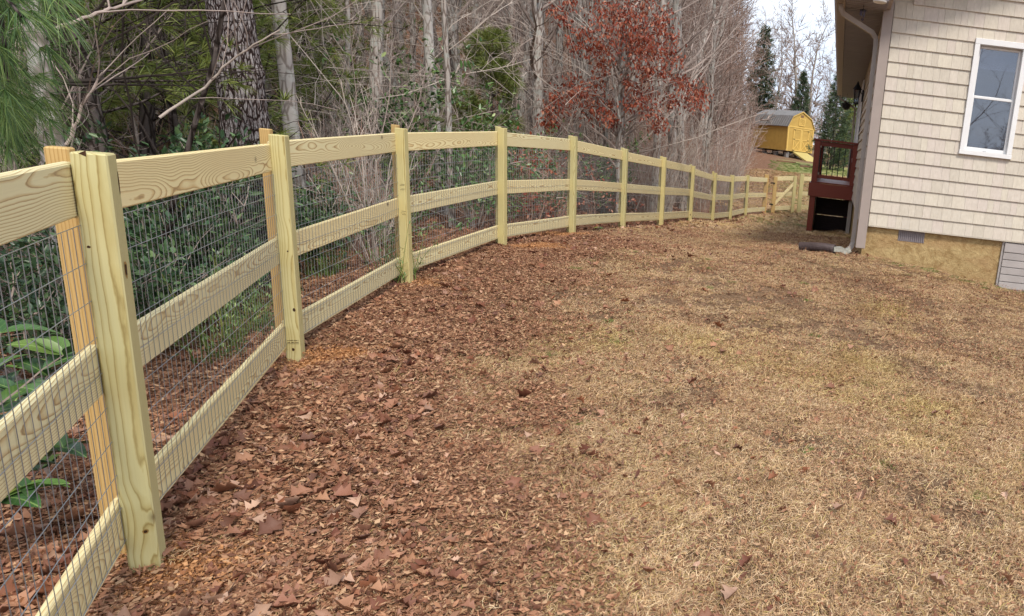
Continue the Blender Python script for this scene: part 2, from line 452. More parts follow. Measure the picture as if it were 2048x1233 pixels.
M['needle_olive'] = tinted('olive_pine_needle', [(0.0, (0.085, 0.125, 0.028)), (0.5, (0.17, 0.215, 0.045)), (1.0, (0.30, 0.32, 0.085))], 0.5, 0.3, 0.15, 'tint')
M['cedar'] = tinted('cedar_needle', [(0.0, (0.030, 0.055, 0.030)), (0.5, (0.06, 0.095, 0.045)), (1.0, (0.12, 0.155, 0.07))], 0.6, 0.3, 0.1, 'tint')
M['laurel'] = tinted('evergreen_leaf', [(0.0, (0.035, 0.09, 0.025)), (0.5, (0.10, 0.19, 0.05)), (0.85, (0.20, 0.30, 0.09)), (1.0, (0.36, 0.44, 0.17))], 0.3, 0.5, 0.12, 'tint')
M['laurel_dark'] = tinted('bluish_evergreen_leaf', [(0.0, (0.025, 0.065, 0.028)), (0.5, (0.065, 0.125, 0.05)), (1.0, (0.17, 0.26, 0.10))], 0.35, 0.5, 0.1, 'tint')

def big_leaf_mat():
    t = NT('broad_green_leaf', 0.35, 0.5)
    o = t.sep(t.coord('Object')); r = t.rnd()
    base = t.ramp(r, [(0.0, (0.025, 0.07, 0.024)), (0.5, (0.045, 0.11, 0.03)), (0.85, (0.09, 0.17, 0.04)), (1.0, (0.24, 0.28, 0.06))])
    vein = t.ramp(t.math('ABSOLUTE', o[0]), [(0.0, 1.0), (0.02, 0.0)])
    side = t.ramp(t.math('FRACT', t.math('MULTIPLY', t.math('SUBTRACT', o[1], t.math('MULTIPLY', t.math('ABSOLUTE', o[0]), 1.2)), 7)), [(0.0, 0.35), (0.12, 0.0), (0.9, 0.0), (1.0, 0.35)])
    c = t.mix(vein, base, (0.22, 0.33, 0.10)); c = t.mix(side, c, (0.17, 0.27, 0.08))
    t.color(c); return t.m
M['big_leaf'] = big_leaf_mat()

def ground_mat():
    t = NT('soil_and_thatch', 0.95, 0.1)
    co = t.coord('Object')
    n1 = t.noise(co, 3.0, 6, 0.6); n2 = t.noise(co, 45, 5, 0.7); n3 = t.noise(co, 0.8, 4, 0.6); n4 = t.noise(co, 160, 3, 0.6)
    lit = t.attr('litter'); drt = t.attr('dirt'); grn = t.attr('green')
    grass = t.mix(t.ramp(n2, [(0.35, 0.0), (0.65, 1.0)]), (0.085, 0.048, 0.030), (0.34, 0.21, 0.12))
    grass = t.mix(t.ramp(n1, [(0.45, 0.0), (0.7, 0.5)]), grass, (0.28, 0.19, 0.12))
    grass = t.mix(t.ramp(n3, [(0.58, 0.0), (0.74, 0.35)]), grass, (0.42, 0.37, 0.13))
    leaf = t.mix(t.ramp(n2, [(0.3, 0.0), (0.72, 1.0)]), (0.075, 0.038, 0.025), (0.33, 0.175, 0.105))
    leaf = t.mix(t.ramp(n4, [(0.4, 0.0), (0.8, 0.6)]), leaf, (0.36, 0.22, 0.14))
    green = t.mix(t.ramp(n2, [(0.3, 0.0), (0.7, 1.0)]), (0.15, 0.165, 0.05), (0.30, 0.31, 0.11))
    green = t.mix(t.ramp(n1, [(0.4, 0.0), (0.75, 0.7)]), green, (0.42, 0.34, 0.17))
    soil = t.mix(t.ramp(n2, [(0.3, 0.0), (0.7, 1.0)]), (0.24, 0.085, 0.028), (0.44, 0.19, 0.065))
    c = t.mix(grn, grass, green); c = t.mix(lit, c, leaf); c = t.mix(drt, c, soil)
    t.color(c); t.bump(t.math('ADD', n2, t.math('MULTIPLY', n4, 0.4)), 0.9, 0.03)
    return t.m
M['ground'] = ground_mat()

# ------------------------------------------------------------------ the fence line, surveyed post by post
POSTPX = [((183,305),(297,1128),2.64),((557,270),(594,722),4.60),((803,257),(815,570),6.31),((1003,256),(1006,495),7.88),
          ((1147,273),(1146,468),9.33),((1250,298),(1247,456),11.2),((1328,315),(1323,451),12.85),((1386,332),(1381,444),15.0),
          ((1430,346),(1426,446),17.0),((1467,351),(1460,441),18.9),((1497,351),(1491,432),21.0)]
POSTS = []          # x, y, ground z, height
for t_, b_, D_ in POSTPX:
    pt, pb = atD(t_, D_), atD(b_, D_)
    POSTS.append((float((pt[0]+pb[0])/2), float((pt[1]+pb[1])/2), float(pb[2]), float(pt[2]-pb[2])))
p1 = POSTS[0]
P0 = (p1[0]+0.57*1.83, p1[1]-0.82*1.83, p1[2]-0.01, 1.22)
CORNER = atD((1533,428), 23.0)
GATEP = atD((1590,426), 23.1)
LINE = [P0] + POSTS + [(float(CORNER[0]), float(CORNER[1]), float(CORNER[2]), 1.24)]

# ------------------------------------------------------------------ terrain
ctl = [(p[0], p[1], p[2]) for p in LINE] + [(float(GATEP[0]), float(GATEP[1]), float(GATEP[2]))]
ctl += [(0,0,0.0),(2,2,0.0),(-0.9,1.75,0.0),(1.6,4.5,0.02),(-0.3,4.5,0.04),(0.15,8.6,0.27),(2.0,8.6,0.06),(4.5,8.6,-0.1),
        (-0.89,14.5,-0.17),(0.1,14.5,-0.1),(0.2,20.5,-0.4),(-1.3,11.5,0.0),(-2.0,9.0,0.05),(4,14,0.0),(-0.5,23,-0.38),
        (-3.4,3.2,-0.12),(-4.6,4.6,-0.22),(-5.3,7.5,-0.1),(-5.8,10,-0.1),(-6.2,14,-0.25),(-6.4,20,-0.4),(-9,5,-0.35),(-10,10,-0.05),(-12,16,0.5),(-4.5,0,-0.2),(-9,0,-0.3),
        (-3.2,30,-0.35),(-1.0,30,-0.2),(-3.4,42,0.55),(-2.0,42,0.6),(-4.0,58,1.0),(-2,58,0.98),(1,58,1.0),(-8,58,1.2),(4,40,0.7),(6,25,-0.1),(0,80,1.7),(-6,80,1.8),(20,60,1.5),
        (10,0,-0.2),(0,-12,-0.3),(14,-20,-0.5),(-14,-20,-0.5),(30,20,-0.2),(-30,-5,0.5),(150,150,3),(0,220,4),(-150,150,8),(-180,0,5),(180,0,0),(0,-180,-3),(-140,-140,0),(140,-140,-2)]
ctl = np.array(ctl, float)
def _phi(d): return np.sqrt(d*d + 0.09)
_n = len(ctl)
_A = np.zeros((_n+3, _n+3))
_A[:_n, :_n] = _phi(np.linalg.norm(ctl[:, None, :2]-ctl[None, :, :2], axis=2)) + np.eye(_n)*(-1e-3)
_A[:_n, _n] = 1; _A[:_n, _n+1:] = ctl[:, :2]; _A[_n, :_n] = 1; _A[_n+1:, :_n] = ctl[:, :2].T
_w = np.linalg.solve(_A, np.concatenate([ctl[:, 2], np.zeros(3)]))
def sstep(a, b, x):
    t = np.clip((x-a)/(b-a), 0, 1); return t*t*(3-2*t)
def gz(x, y):
    x = np.atleast_1d(np.asarray(x, float)); y = np.atleast_1d(np.asarray(y, float))
    out = np.zeros(x.shape)
    for i in range(0, x.size, 20000):
        xx = x.ravel()[i:i+20000]; yy = y.ravel()[i:i+20000]
        d = np.hypot(xx[:, None]-ctl[None, :, 0], yy[:, None]-ctl[None, :, 1])
        out.ravel()[i:i+20000] = _phi(d) @ _w[:_n] + _w[_n] + xx*_w[_n+1] + yy*_w[_n+2]
    dist = np.hypot(x, y); brg = np.degrees(np.arctan2(x, np.maximum(y, 0.01)))
    hill = sstep(16, 60, dist)*sstep(-9.5, -20, brg)*13.0
    hill = np.where(y > -5, hill, hill*sstep(-25, -5, y))
    return out + hill + 0.012*np.sin(x*3.1+1.3)*np.sin(y*2.7) + 0.008*np.sin(x*7.3)*np.sin(y*6.1+0.5)
def g1(x, y): return float(gz([x], [y])[0])

LP = np.array([(p[0], p[1]) for p in LINE])
def fence_side(x, y):
    """signed distance to the fence: positive in the yard, negative in the woods"""
    x = np.asarray(x, float); y = np.asarray(y, float)
    best = np.full(x.shape, 1e9); sg = np.ones(x.shape)
    ext = np.vstack([LP[0]+(LP[0]-LP[1])*20, LP, LP[-1]+np.array([-5.0, 40.0])])
    for a, b in zip(ext[:-1], ext[1:]):
        d = b-a; L2 = d@d
        t = np.clip(((x-a[0])*d[0]+(y-a[1])*d[1])/L2, 0, 1)
        qx = x-(a[0]+t*d[0]); qy = y-(a[1]+t*d[1])
        dd = np.hypot(qx, qy); cr = d[0]*qy-d[1]*qx
        m = dd < best
        best = np.where(m, dd, best); sg = np.where(m, np.where(cr < 0, 1.0, -1.0), sg)
    return best*sg
def vnoise(x, y, s, seed=0):
    x = np.asarray(x)*s+seed*17.1; y = np.asarray(y)*s-seed*9.3
    return (np.sin(x*1.7+np.sin(y*1.3)*1.5)+np.sin(y*2.1+np.sin(x*0.9)*2.0)+np.sin((x+y)*1.1+1.0))/3
def litter_amt(x, y):
    s = fence_side(x, y)
    a = 1-sstep(-0.15, 1.6, s+0.30*vnoise(x, y, 2.2, 1)+0.22*vnoise(x, y, 6.1, 2)+0.12*vnoise(x, y, 14.0, 6))
    return np.clip(np.where(s < 0, 1.0, a), 0, 1)
def leaf_amt(x, y):
    s = fence_side(x, y)
    a = (1-sstep(0.05, 1.0, s+0.25*vnoise(x, y, 2.9, 4)))*0.5+0.06*(1-sstep(0.5, 2.4, s))
    return np.clip(np.where(s < 0, 1.0, a), 0, 1)
def dirt_amt(x, y):
    x = np.asarray(x, float); y = np.asarray(y, float)
    a = np.zeros(x.shape)
    for i, p in enumerate(LINE[1:9]):
        rr = [0.22, 0.25, 0.22, 0.36, 0.40, 0.15, 0.12, 0.1][i]
        ox, oy = [(0.13, -0.02), (0.16, 0.03), (0.15, 0.03), (0.35, 0.1), (-0.1, -0.35), (0.1, 0), (0, 0), (0, 0)][i]
        d = np.hypot(x-p[0]-ox, y-p[1]-oy)+0.05*vnoise(x, y, 9, 3)
        a = np.maximum(a, 1-sstep(rr*0.5, rr*1.25, d))
    return a
def green_amt(x, y):
    x = np.asarray(x, float); y = np.asarray(y, float)
    a = sstep(12, 20, y)*0.95*np.where(fence_side(x, y) > 0, 1, 0)*(1-sstep(52, 56, y))*(1-sstep(-0.2, 1.0, x-0.0*y))
    return np.clip(a, 0, 1)

def axis_pts(segs):
    out = []
    for a, b, st in segs: out.append(np.arange(a, b, st))
    return np.concatenate(out+[[segs[-1][1]]])
gx = axis_pts([(-300,-80,20),(-80,-20,3),(-20,-8,0.6),(-8,4,0.09),(4,10,0.4),(10,40,3),(40,300,20)])
gy = axis_pts([(-300,-40,20),(-40,-4,3),(-4,0.4,0.4),(0.4,12,0.09),(12,26,0.25),(26,80,1.5),(80,300,20)])
GX, GY = np.meshgrid(gx, gy)
gzv = gz(GX.ravel(), GY.ravel())
me = bpy.data.meshes.new('ground')
nx, ny = len(gx), len(gy)
V = np.stack([GX.ravel(), GY.ravel(), gzv], 1)
I = np.arange(nx*ny).reshape(ny, nx)
Fq = np.stack([I[:-1, :-1], I[:-1, 1:], I[1:, 1:], I[1:, :-1]], -1).reshape(-1, 4)
me.vertices.add(len(V)); me.vertices.foreach_set('co', V.ravel())
me.loops.add(Fq.size); me.polygons.add(len(Fq))
me.loops.foreach_set('vertex_index', Fq.ravel().astype(np.int32))
me.polygons.foreach_set('loop_start', np.arange(0, Fq.size, 4, dtype=np.int32))
me.polygons.foreach_set('use_smooth', np.ones(len(Fq), bool))
for nm, fn in (('litter', litter_amt), ('dirt', dirt_amt), ('green', green_amt)):
    a = me.attributes.new(nm, 'FLOAT', 'POINT')
    a.data.foreach_set('value', fn(GX.ravel(), GY.ravel()).astype(np.float32))
me.materials.append(M['ground']); me.update(calc_edges=True)
ground = link('ground', me); ground['kind'] = 'structure'

# ------------------------------------------------------------------ scatter helper (for what nobody could count)
def scatter(name, pts, rots, scls, idx, sources, label):
    col = bpy.data.collections.new(name+'_pieces')
    for i, m_ in enumerate(sources):
        col.objects.link(bpy.data.objects.new('%s_piece_%02d' % (name, i), m_))
    me = bpy.data.meshes.new(name)
    n = len(pts)
    me.vertices.add(n); me.vertices.foreach_set('co', np.asarray(pts, np.float32).ravel())
    a = me.attributes.new('rot', 'FLOAT_VECTOR', 'POINT'); a.data.foreach_set('vector', np.asarray(rots, np.float32).ravel())
    a = me.attributes.new('scl', 'FLOAT', 'POINT'); a.data.foreach_set('value', np.asarray(scls, np.float32))
    a = me.attributes.new('pick', 'INT', 'POINT'); a.data.foreach_set('value', np.asarray(idx, np.int32))
    o = link(name, me)
    tag(o, label, None, None, 'stuff')
    g = bpy.data.node_groups.new(name, 'GeometryNodeTree')
    g.interface.new_socket('Geometry', in_out='INPUT', socket_type='NodeSocketGeometry')
    g.interface.new_socket('Geometry', in_out='OUTPUT', socket_type='NodeSocketGeometry')
    gi = g.nodes.new('NodeGroupInput'); go = g.nodes.new('NodeGroupOutput')
    ip = g.nodes.new('GeometryNodeInstanceOnPoints')
    ci = g.nodes.new('GeometryNodeCollectionInfo')
    ci.inputs['Collection'].default_value = col
    ci.inputs['Separate Children'].default_value = True
    ci.inputs['Reset Children'].default_value = True
    def na(nm, ty):
        k = g.nodes.new('GeometryNodeInputNamedAttribute'); k.data_type = ty
        k.inputs['Name'].default_value = nm
        return [s for s in k.outputs if s.enabled and s.name == 'Attribute'][0]
    e2r = g.nodes.new('FunctionNodeEulerToRotation')
    g.links.new(na('rot', 'FLOAT_VECTOR'), e2r.inputs[0])
    g.links.new(gi.outputs[0], ip.inputs['Points'])
    g.links.new(ci.outputs[0], ip.inputs['Instance'])
    ip.inputs['Pick Instance'].default_value = True
    g.links.new(na('pick', 'INT'), ip.inputs['Instance Index'])
    g.links.new(e2r.outputs[0], ip.inputs['Rotation'])
    g.links.new(na('scl', 'FLOAT'), ip.inputs['Scale'])
    g.links.new(ip.outputs[0], go.inputs[0])
    md = o.modifiers.new('scatter', 'NODES'); md.node_group = g
    return o

def rot_to(d, roll=0.0):
    return Vector(d).to_track_quat('Y', 'Z').to_matrix().to_4x4() @ Matrix.Rotation(roll, 4, 'Y')

# ------------------------------------------------------------------ board fence with welded wire
def yaw_of(a, b): return math.atan2(b[1]-a[1], b[0]-a[0])
RAILS = ((0.085, 0.225), (0.55, 0.69), (1.04, 1.18))
def post_mesh(name, h, mat, w=0.068, slope=0.0):
    b = MB(); b.bbox((-w/2, -w/2, -0.35), (w/2, w/2, h), 0.004)
    return b.mesh(name, mat)
fence = empty('board_fence', (POSTS[0][0], POSTS[0][1], POSTS[0][2]), 0,
              'new three rail pine fence backed with wire mesh, curving along the edge of the woods', 'fence')
def rail_between(parent, a, b, zlo, zhi, off, name='rail', th=0.022, over=0.0, mat=None):
    """a, b: (x, y, z) of the ground at the posts; off: distance to the wood side"""
    d = np.array([b[0]-a[0], b[1]-a[1]]); L = np.linalg.norm(d); d /= L
    nrm = np.array([-d[1], d[0]])            # left of travel = wood side
    A = np.array([a[0]+nrm[0]*off, a[1]+nrm[1]*off, a[2]]); B = np.array([b[0]+nrm[0]*off, b[1]+nrm[1]*off, b[2]])
    mid = (A+B)/2; mid[2] += (zlo+zhi)/2
    yw = math.atan2(d[1], d[0]); pit = -math.atan2(B[2]-A[2], L)
    LL = math.hypot(L, B[2]-A[2])
    mb = MB(); jit = rng.uniform(-0.003, 0.003)
    mb.bbox((-LL/2+0.002-over, -th/2, -(zhi-zlo)/2), (LL/2-0.002+over, th/2, (zhi-zlo)/2), 0.005)
    Mx = Matrix.Translation((mid[0], mid[1], mid[2]+jit)) @ Matrix.Rotation(yw, 4, 'Z') @ Matrix.Rotation(pit+rng.uniform(-.003, .003), 4, 'Y')
    return mb.build(name, mat or M['rail'], parent, Mx)
def wire_panel(parent, a, b, off, z0=0.10, z1=1.02, step=0.0395, hstep=0.1016):
    d = np.array([b[0]-a[0], b[1]-a[1]]); L = np.linalg.norm(d); d /= L
    nrm = np.array([-d[1], d[0]]); sl = (b[2]-a[2])/L
    mb = MB(); r = 0.00105; ph = rng.uniform(0, 6)
    sag = lambda x, z: 0.004*math.sin(x*3.1+ph+z*2)
    x = step*rng.uniform(0.2, 0.8)
    while x < L:
        jx = rng.normal(0, 0.0012)
        zs = np.linspace(z0, z1, 5)
        mb.tube([(x+jx*math.sin(z*5), 0.0, z+sl*x) for z in zs], r, 3); x += step
    z = z1
    while z > z0-0.01:
        xs = np.linspace(0.0, L, 8)
        mb.tube([(xx, -0.002, z+sl*xx+sag(xx, z)) for xx in xs], r*1.15, 4); z -= hstep
    Mx = Matrix.Translation((a[0]+nrm[0]*off, a[1]+nrm[1]*off, a[2])) @ Matrix.Rotation(math.atan2(d[1], d[0]), 4, 'Z')
    return mb.build('wire_mesh', M['wire'], parent, Mx)

OFF_RAIL = 0.034+0.012
for i, p in enumerate(LINE):
    if i == 0: yw = yaw_of(LINE[0], LINE[1])
    elif i == len(LINE)-1: yw = yaw_of(LINE[-2], LINE[-1])
    else:
        yw = (yaw_of(LINE[i-1], LINE[i])+yaw_of(LINE[i], LINE[i+1]))/2
        if i == 1: yw = yaw_of(LINE[1], LINE[2]) + R(4)
    tilt = Matrix.Rotation(rng.uniform(-.004, .004), 4, 'X')
    if i == len(LINE)-1: continue
    Mx = Matrix.Translation(p[:3]) @ Matrix.Rotation(yw, 4, 'Z') @ tilt
    link('post', post_mesh('post', p[3], M['post']), fence, Mx)
    nrm = (-math.sin(yw), math.cos(yw))
    ob = 0.034+0.024+0.0235
    sh_ = 0.085
    Mb = Matrix.Translation((p[0]+nrm[0]*ob+math.cos(yw)*sh_, p[1]+nrm[1]*ob+math.sin(yw)*sh_, p[2])) @ Matrix.Rotation(yw, 4, 'Z')
    link('back_post', post_mesh('back_post', p[3]+rng.uniform(-0.005, 0.025), M['post_tan'] if i < 4 else M['post'], 0.046), fence, Mb)
for a, b in zip(LINE[:-1], LINE[1:]):
    for (zl, zh) in RAILS:
        rail_between(fence, a, b, zl*a[3]/1.22, zh*a[3]/1.22, OFF_RAIL)
    wire_panel(fence, a, b, OFF_RAIL-0.0135)

# knots, a top notch and a drying crack on the nearest post; carpenter's pencil lines on the third; mill stamp on the second
M['knot'] = plain('dark_knot', (0.05, 0.022, 0.01), 0.7, 0.2, 0, 0.5, 120)
M['knot_ring'] = plain('knot_halo', (0.36, 0.22, 0.07), 0.7, 0.2, 0, 0.3, 90)
def disc_on(post, face, u, z, ru, rz, mat, lift, name, n=14):
    # face 's': along-fence face (-x), 'e': yard face (-y)
    mb = MB(); vs = []; rr_ = np.random.default_rng(int(abs(u*1e4)+z*1e3))
    for k in range(n):
        a = 2*math.pi*k/n; f = rr_.uniform(.82, 1.15); du, dz = ru*math.cos(a)*f, rz*math.sin(a)*f
        vs.append((-0.034-lift, u+du, z+dz) if face == 's' else (u+du, -0.034-lift, z+dz))
    c = np.mean(vs, 0); vs.append(tuple(c+np.array([0.0004, 0, 0] if face == 's' else [0, 0.0004, 0])))
    fs = [(n, (k+1) % n, k) if face == 's' else (n, k, (k+1) % n) for k in range(n)]
    mb.add(vs, fs); return mb.build(name, mat, post, None, local=True) if False else link(name, mb.mesh(name, mat), post, Matrix.Identity(4), True)
posts_ = [o for o in fence.children if o.name.split('.')[0] == 'post']
pA, pB, pC = posts_[1], posts_[2], posts_[3]
disc_on(pA, 's', 0.022, 0.965, 0.0035, 0.0035, M['knot'], 0.0006, 'knot')
disc_on(pA, 's', -0.012, 0.125, 0.0075, 0.0085, M['knot_ring'], 0.0006, 'knot'); disc_on(pA, 's', -0.012, 0.125, 0.0045, 0.005, M['knot'], 0.0012, 'knot')
disc_on(pA, 's', 0.008, 1.205, 0.010, 0.010, M['knot'], 0.0006, 'knot', 3)
disc_on(pA, 'e', -0.006, 0.90, 0.011, 0.026, M['knot_ring'], 0.0006, 'knot'); disc_on(pA, 'e', -0.006, 0.90, 0.007, 0.017, M['knot'], 0.0012, 'knot')
disc_on(pA, 'e', 0.026, 1.13, 0.003, 0.035, M['knot'], 0.0006, 'crack', 8)
disc_on(pB, 's', -0.010, 0.62, 0.004, 0.005, M['knot'], 0.0006, 'knot'); disc_on(pB, 's', -0.018, 0.30, 0.006, 0.010, M['knot'], 0.0006, 'knot'); disc_on(pB, 's', 0.0, 0.075, 0.006, 0.009, M['knot'], 0.0006, 'knot')
for (u0, u1, z) in ((-0.024, 0.002, 0.80), (-0.022, 0.012, 0.792), (-0.028, 0.0, 0.765), (-0.02, 0.01, 0.757), (-0.026, 0.006, 0.592), (-0.02, 0.012, 0.578), (-0.028, 0.002, 0.566)):
    mb = MB(); mb.box((-0.0347, u0, z), (-0.0341, u1, z+0.0022))
    link('pencil_mark', mb.mesh('pencil_mark', M['knot']), pC, Matrix.Identity(4), True)
mb = MB()
for row, z in enumerate((0.125, 0.113)):
    for k in range(8): mb.box((-0.0347, -0.026+k*0.0062, z), (-0.0341, -0.026+k*0.0062+(0.004 if (k+row) % 3 else 0.0022), z+(0.0045 if k % 2 else 0.006)))
mb.box((-0.0347, -0.028, 0.108), (-0.0341, 0.025, 0.1095))
link('mill_stamp', mb.mesh('mill_stamp', M['knot']), pB, Matrix.Identity(4), True)

# gate assembly across the far end of the yard
C = np.array(CORNER); G = np.array(GATEP)
gyaw = yaw_of(C, G)
def vpost(parent, P, h, w=0.1, mat=None, name='post', yw=gyaw):
    return link(name, post_mesh(name, h, mat or M['post'], w), parent, Matrix.Translation(tuple(P)) @ Matrix.Rotation(yw, 4, 'Z'))
gd = (G-C)[:2]/np.linalg.norm((G-C)[:2])
def along(P, s): 
    x = P[0]+gd[0]*s; y = P[1]+gd[1]*s
    return np.array([x, y, P[2]+(G[2]-C[2])*s/np.linalg.norm((G-C)[:2])])
vpost(fence, along(C, -0.1), 1.30, 0.14, M['post_tan'], 'corner_post')
gate = empty('garden_gate', tuple(along(C, 0.14)), 0, 'wooden gate with a diagonal brace at the far corner of the fence', 'gate')
Lg = float(np.linalg.norm((G-C)[:2]))
ga, gb = along(C, 0.22), along(G, -0.10)
vpost(gate, along(C, 0.20), 1.22, 0.12, M['post_tan'], 'stile')
vpost(gate, along(G, -0.10), 1.22, 0.10, M['post'], 'stile')
for zl, zh in ((0.10, 0.24), (0.56, 0.70), (1.08, 1.22)):
    rail_between(gate, ga, gb, zl, zh, 0.03)
# brace from low left to high right
bd = gb-ga; bl = float(np.linalg.norm(bd[:2])); ang = math.atan2(0.80, bl)
mb = MB(); hl = math.hypot(0.86, bl)/2
mb.bbox((-hl, -0.019, -0.045), (hl, 0.019, 0.045), 0.004)
mid = (ga+gb)/2
mb.build('brace', M['rail'], gate, Matrix.Translation((mid[0], mid[1]-0.02, mid[2]+0.66)) @ Matrix.Rotation(gyaw, 4, 'Z') @ Matrix.Rotation(-ang, 4, 'Y'))
for z in (0.3, 1.0):
    mb = MB(); mb.box((-0.03, -0.02, z), (0.10, 0.0, z+0.04))
    mb.build('hinge', M['black'], gate, Matrix.Translation(tuple(along(C, 0.10)-np.array([0, 0.07, 0]))) @ Matrix.Rotation(gyaw, 4, 'Z'))
wire_panel(gate, ga, gb, 0.005)
short = empty('short_fence', tuple(along(G, 0.1)), 0, 'short length of board fence running from the gate post to behind the deck', 'fence')
vpost(short, along(G, 0.12), 1.28, 0.13, M['post'])
E1 = along(G, 2.35)
E1[2] = g1(E1[0], E1[1])
vpost(short, E1, 1.22, 0.1)
for zl, zh in ((0.10, 0.24), (0.56, 0.70), (1.06, 1.20)):
    rail_between(short, along(G, 0.18), E1, zl, zh, 0.03)
wire_panel(short, along(G, 0.18), E1, 0.005)

# ------------------------------------------------------------------ the house
HYAW = R(1.39)
HOUSE = Matrix.Translation((0.15, 8.6, 0)) @ Matrix.Rotation(HYAW, 4, 'Z')
house = empty('house', (0.15, 8.6, 0), HYAW, 'cream shake sided house with taupe trim on a tan stucco foundation', 'house')
def hb(name, boxes, mat, parent=None, bev=0.0):
    mb = MB()
    for lo, hi in boxes:
        if bev: mb.bbox(lo, hi, bev)
        else: mb.box(lo, hi)
    return mb.build(name, mat, parent or house, HOUSE)
W_, DPT = 9.0, 11.6
ZS, EXPO, ZE = 0.66, 0.164, 3.17          # siding start, exposure, eave soffit height
WX0, WX1, WZ0, WZ1 = 1.10, 1.745, 1.655, 3.00   # window outer trim
PITCHR = 0.42
def gable_z(x): return ZE + 0.02 + PITCHR*(min(x, W_-x))
# structural walls
mb = MB()
mb.box((0.03, 0.03, ZS-0.02), (WX0+0.04, 0.15, 3.30)); mb.box((WX1-0.04, 0.03, ZS-0.02), (W_, 0.15, 3.30))
mb.box((WX0+0.04, 0.03, ZS-0.02), (WX1-0.04, 0.15, WZ0+0.03)); mb.box((WX0+0.04, 0.03, WZ1-0.03), (WX1-0.04, 0.15, 3.30))
mb.add([(0.03, 0.03, 3.30), (W_, 0.03, 3.30), (W_/2, 0.03, 3.30+PITCHR*W_/2), (0.03, 0.15, 3.30), (W_, 0.15, 3.30), (W_/2, 0.15, 3.30+PITCHR*W_/2)], [(0,1,2),(5,4,3)])
mb.box((0.03, 0.155, ZS-0.02), (0.15, DPT, ZE+0.1)); mb.box((0.15, DPT-0.12, ZS-0.02), (W_, DPT, 3.3)); mb.box((W_-0.12, 0.155, ZS-0.02), (W_-0.002, DPT-0.125, 3.3))
mb.build('wall', M['shingle'], house, HOUSE)
# foundation with its opening for the vent
hb('foundation', [((0.05, 0.06, -0.7), (0.495, 0.3, ZS-0.003)), ((0.835, 0.06, -0.7), (W_-0.05, 0.3, ZS-0.003)),
                  ((0.495, 0.06, -0.7), (0.835, 0.3, 0.497)), ((0.495, 0.2, 0.5), (0.835, 0.3, ZS-0.003)),
                  ((0.05, 0.304, -0.9), (0.3, DPT-0.05, ZS-0.003))], M['stucco'])
v = hb('foundation_vent', [((0.497, 0.085, 0.499), (0.833, 0.1, ZS-0.005))], M['vent'])
mb = MB()
for k in range(13):
    x = 0.507+k*0.0262; mb.box((x, 0.062, 0.502), (x+0.010, 0.084, ZS-0.008))
mb.build('louver', M['vent'], v, HOUSE)
# access panel of grey boards at the right
ap = hb('access_panel', [((1.835, 0.035, -0.2), (1.86, 0.058, 0.64)), ((1.86, 0.04, -0.2), (3.0, 0.058, 0.64))], M['panel'])
for k in range(8):
    z = 0.60-k*0.095
    mb = MB(); mb.bbox((1.864, 0.018 if k else 0.012, z-0.086), (3.0, 0.038, z if k else z+0.03), 0.003)
    mb.build('panel_board', M['panel'], ap, HOUSE)
# shakes, one by one where the photograph shows them
sh_unit = {}
def shake_mesh(w):
    key = round(w, 3)
    if key not in sh_unit:
        b = MB()
        h = EXPO+0.012; yb, yt = -0.006, 0.013
        x1 = w-0.0019
        b.add([(0, yb, 0), (x1, yb, 0), (x1, yt, h), (0, yt, h), (0, 0.026, 0), (x1, 0.026, 0), (x1, 0.026, h), (0, 0.026, h)],
              [(0,1,2,3), (0,4,5,1), (3,2,6,7), (0,3,7,4), (1,5,6,2)])
        sh_unit[key] = b.mesh('shingle', M['shingle'])
    return sh_unit[key]
WIDTHS = (0.078, 0.10, 0.12, 0.14, 0.165)
rest = MB(); nsh = 0
r2 = np.random.default_rng(21)
k = 0; z = ZS
while z < ZE+PITCHR*W_/2:
    x = 0.098
    lastw = 0
    xend = W_-0.1
    while x < xend:
        w = WIDTHS[int(r2.integers(0, 5))]
        if x+w > xend: w = max(0.03, xend-x)
        top = z+EXPO
        if x < WX0 < x+w and z < WZ1 and top > WZ0: w = WX0-x
        elif WX0 <= x+1e-6 < WX1 and z < WZ1 and top > WZ0:
            if z >= WZ0-0.12 and top <= WZ1+0.12: x = WX1; continue
        if w < 0.012: x += w; continue
        if gable_z(x) < z+0.05 and gable_z(x+w) < z+0.05: x += w; continue
        Mx = HOUSE @ Matrix.Translation((x, r2.uniform(-0.001, 0.001), z))
        if x < 2.05 and z < 3.36 and nsh < 300:
            link('shingle', shake_mesh(w), house, Mx); nsh += 1
        else:
            h = EXPO+0.012; x1 = w-0.0019
            rest.add([(x, -0.010, z), (x+x1, -0.010, z), (x+x1, 0.012, z+h), (x, 0.012, z+h), (x, 0.026, z), (x+x1, 0.026, z)], [(0,1,2,3), (0,4,5,1)])
        x += w
    z += EXPO; k += 1
so = rest.build('siding', M['shingle'], house, HOUSE); so['kind'] = 'stuff'
hb('starter_strip', [((0.098, -0.004, ZS-0.012), (W_-0.1, 0.028, ZS-0.001))], M['shingle'])
# side wall lap boards
for k in range(16):
    z = ZS+k*EXPO
    for j, (y0, y1) in enumerate(((0.13, 3.6+0.4*(k % 3)), (3.603+0.4*(k % 3), 7.2), (7.203, DPT-0.1))):
        mb = MB(); h = min(EXPO+0.01, ZE-z)
        if h < 0.03: continue
        mb.add([(-0.012, y0, z), (-0.012, y1, z), (0.012, y1, z+h), (0.012, y0, z+h), (0.028, y0, z), (0.028, y1, z)], [(3,2,1,0), (0,1,5,4)])
        mb.build('siding_board', M['shingle'], house, HOUSE)
# corner boards, frieze
hb('corner_board', [((-0.032, -0.030, 0.36), (0.088, 0.0, 3.30)), ((-0.032, 0.002, 0.36), (-0.006, 0.11, ZE)), ((-0.005, 0.002, 0.36), (0.03, 0.028, ZE))], M['trim'], bev=0.004)
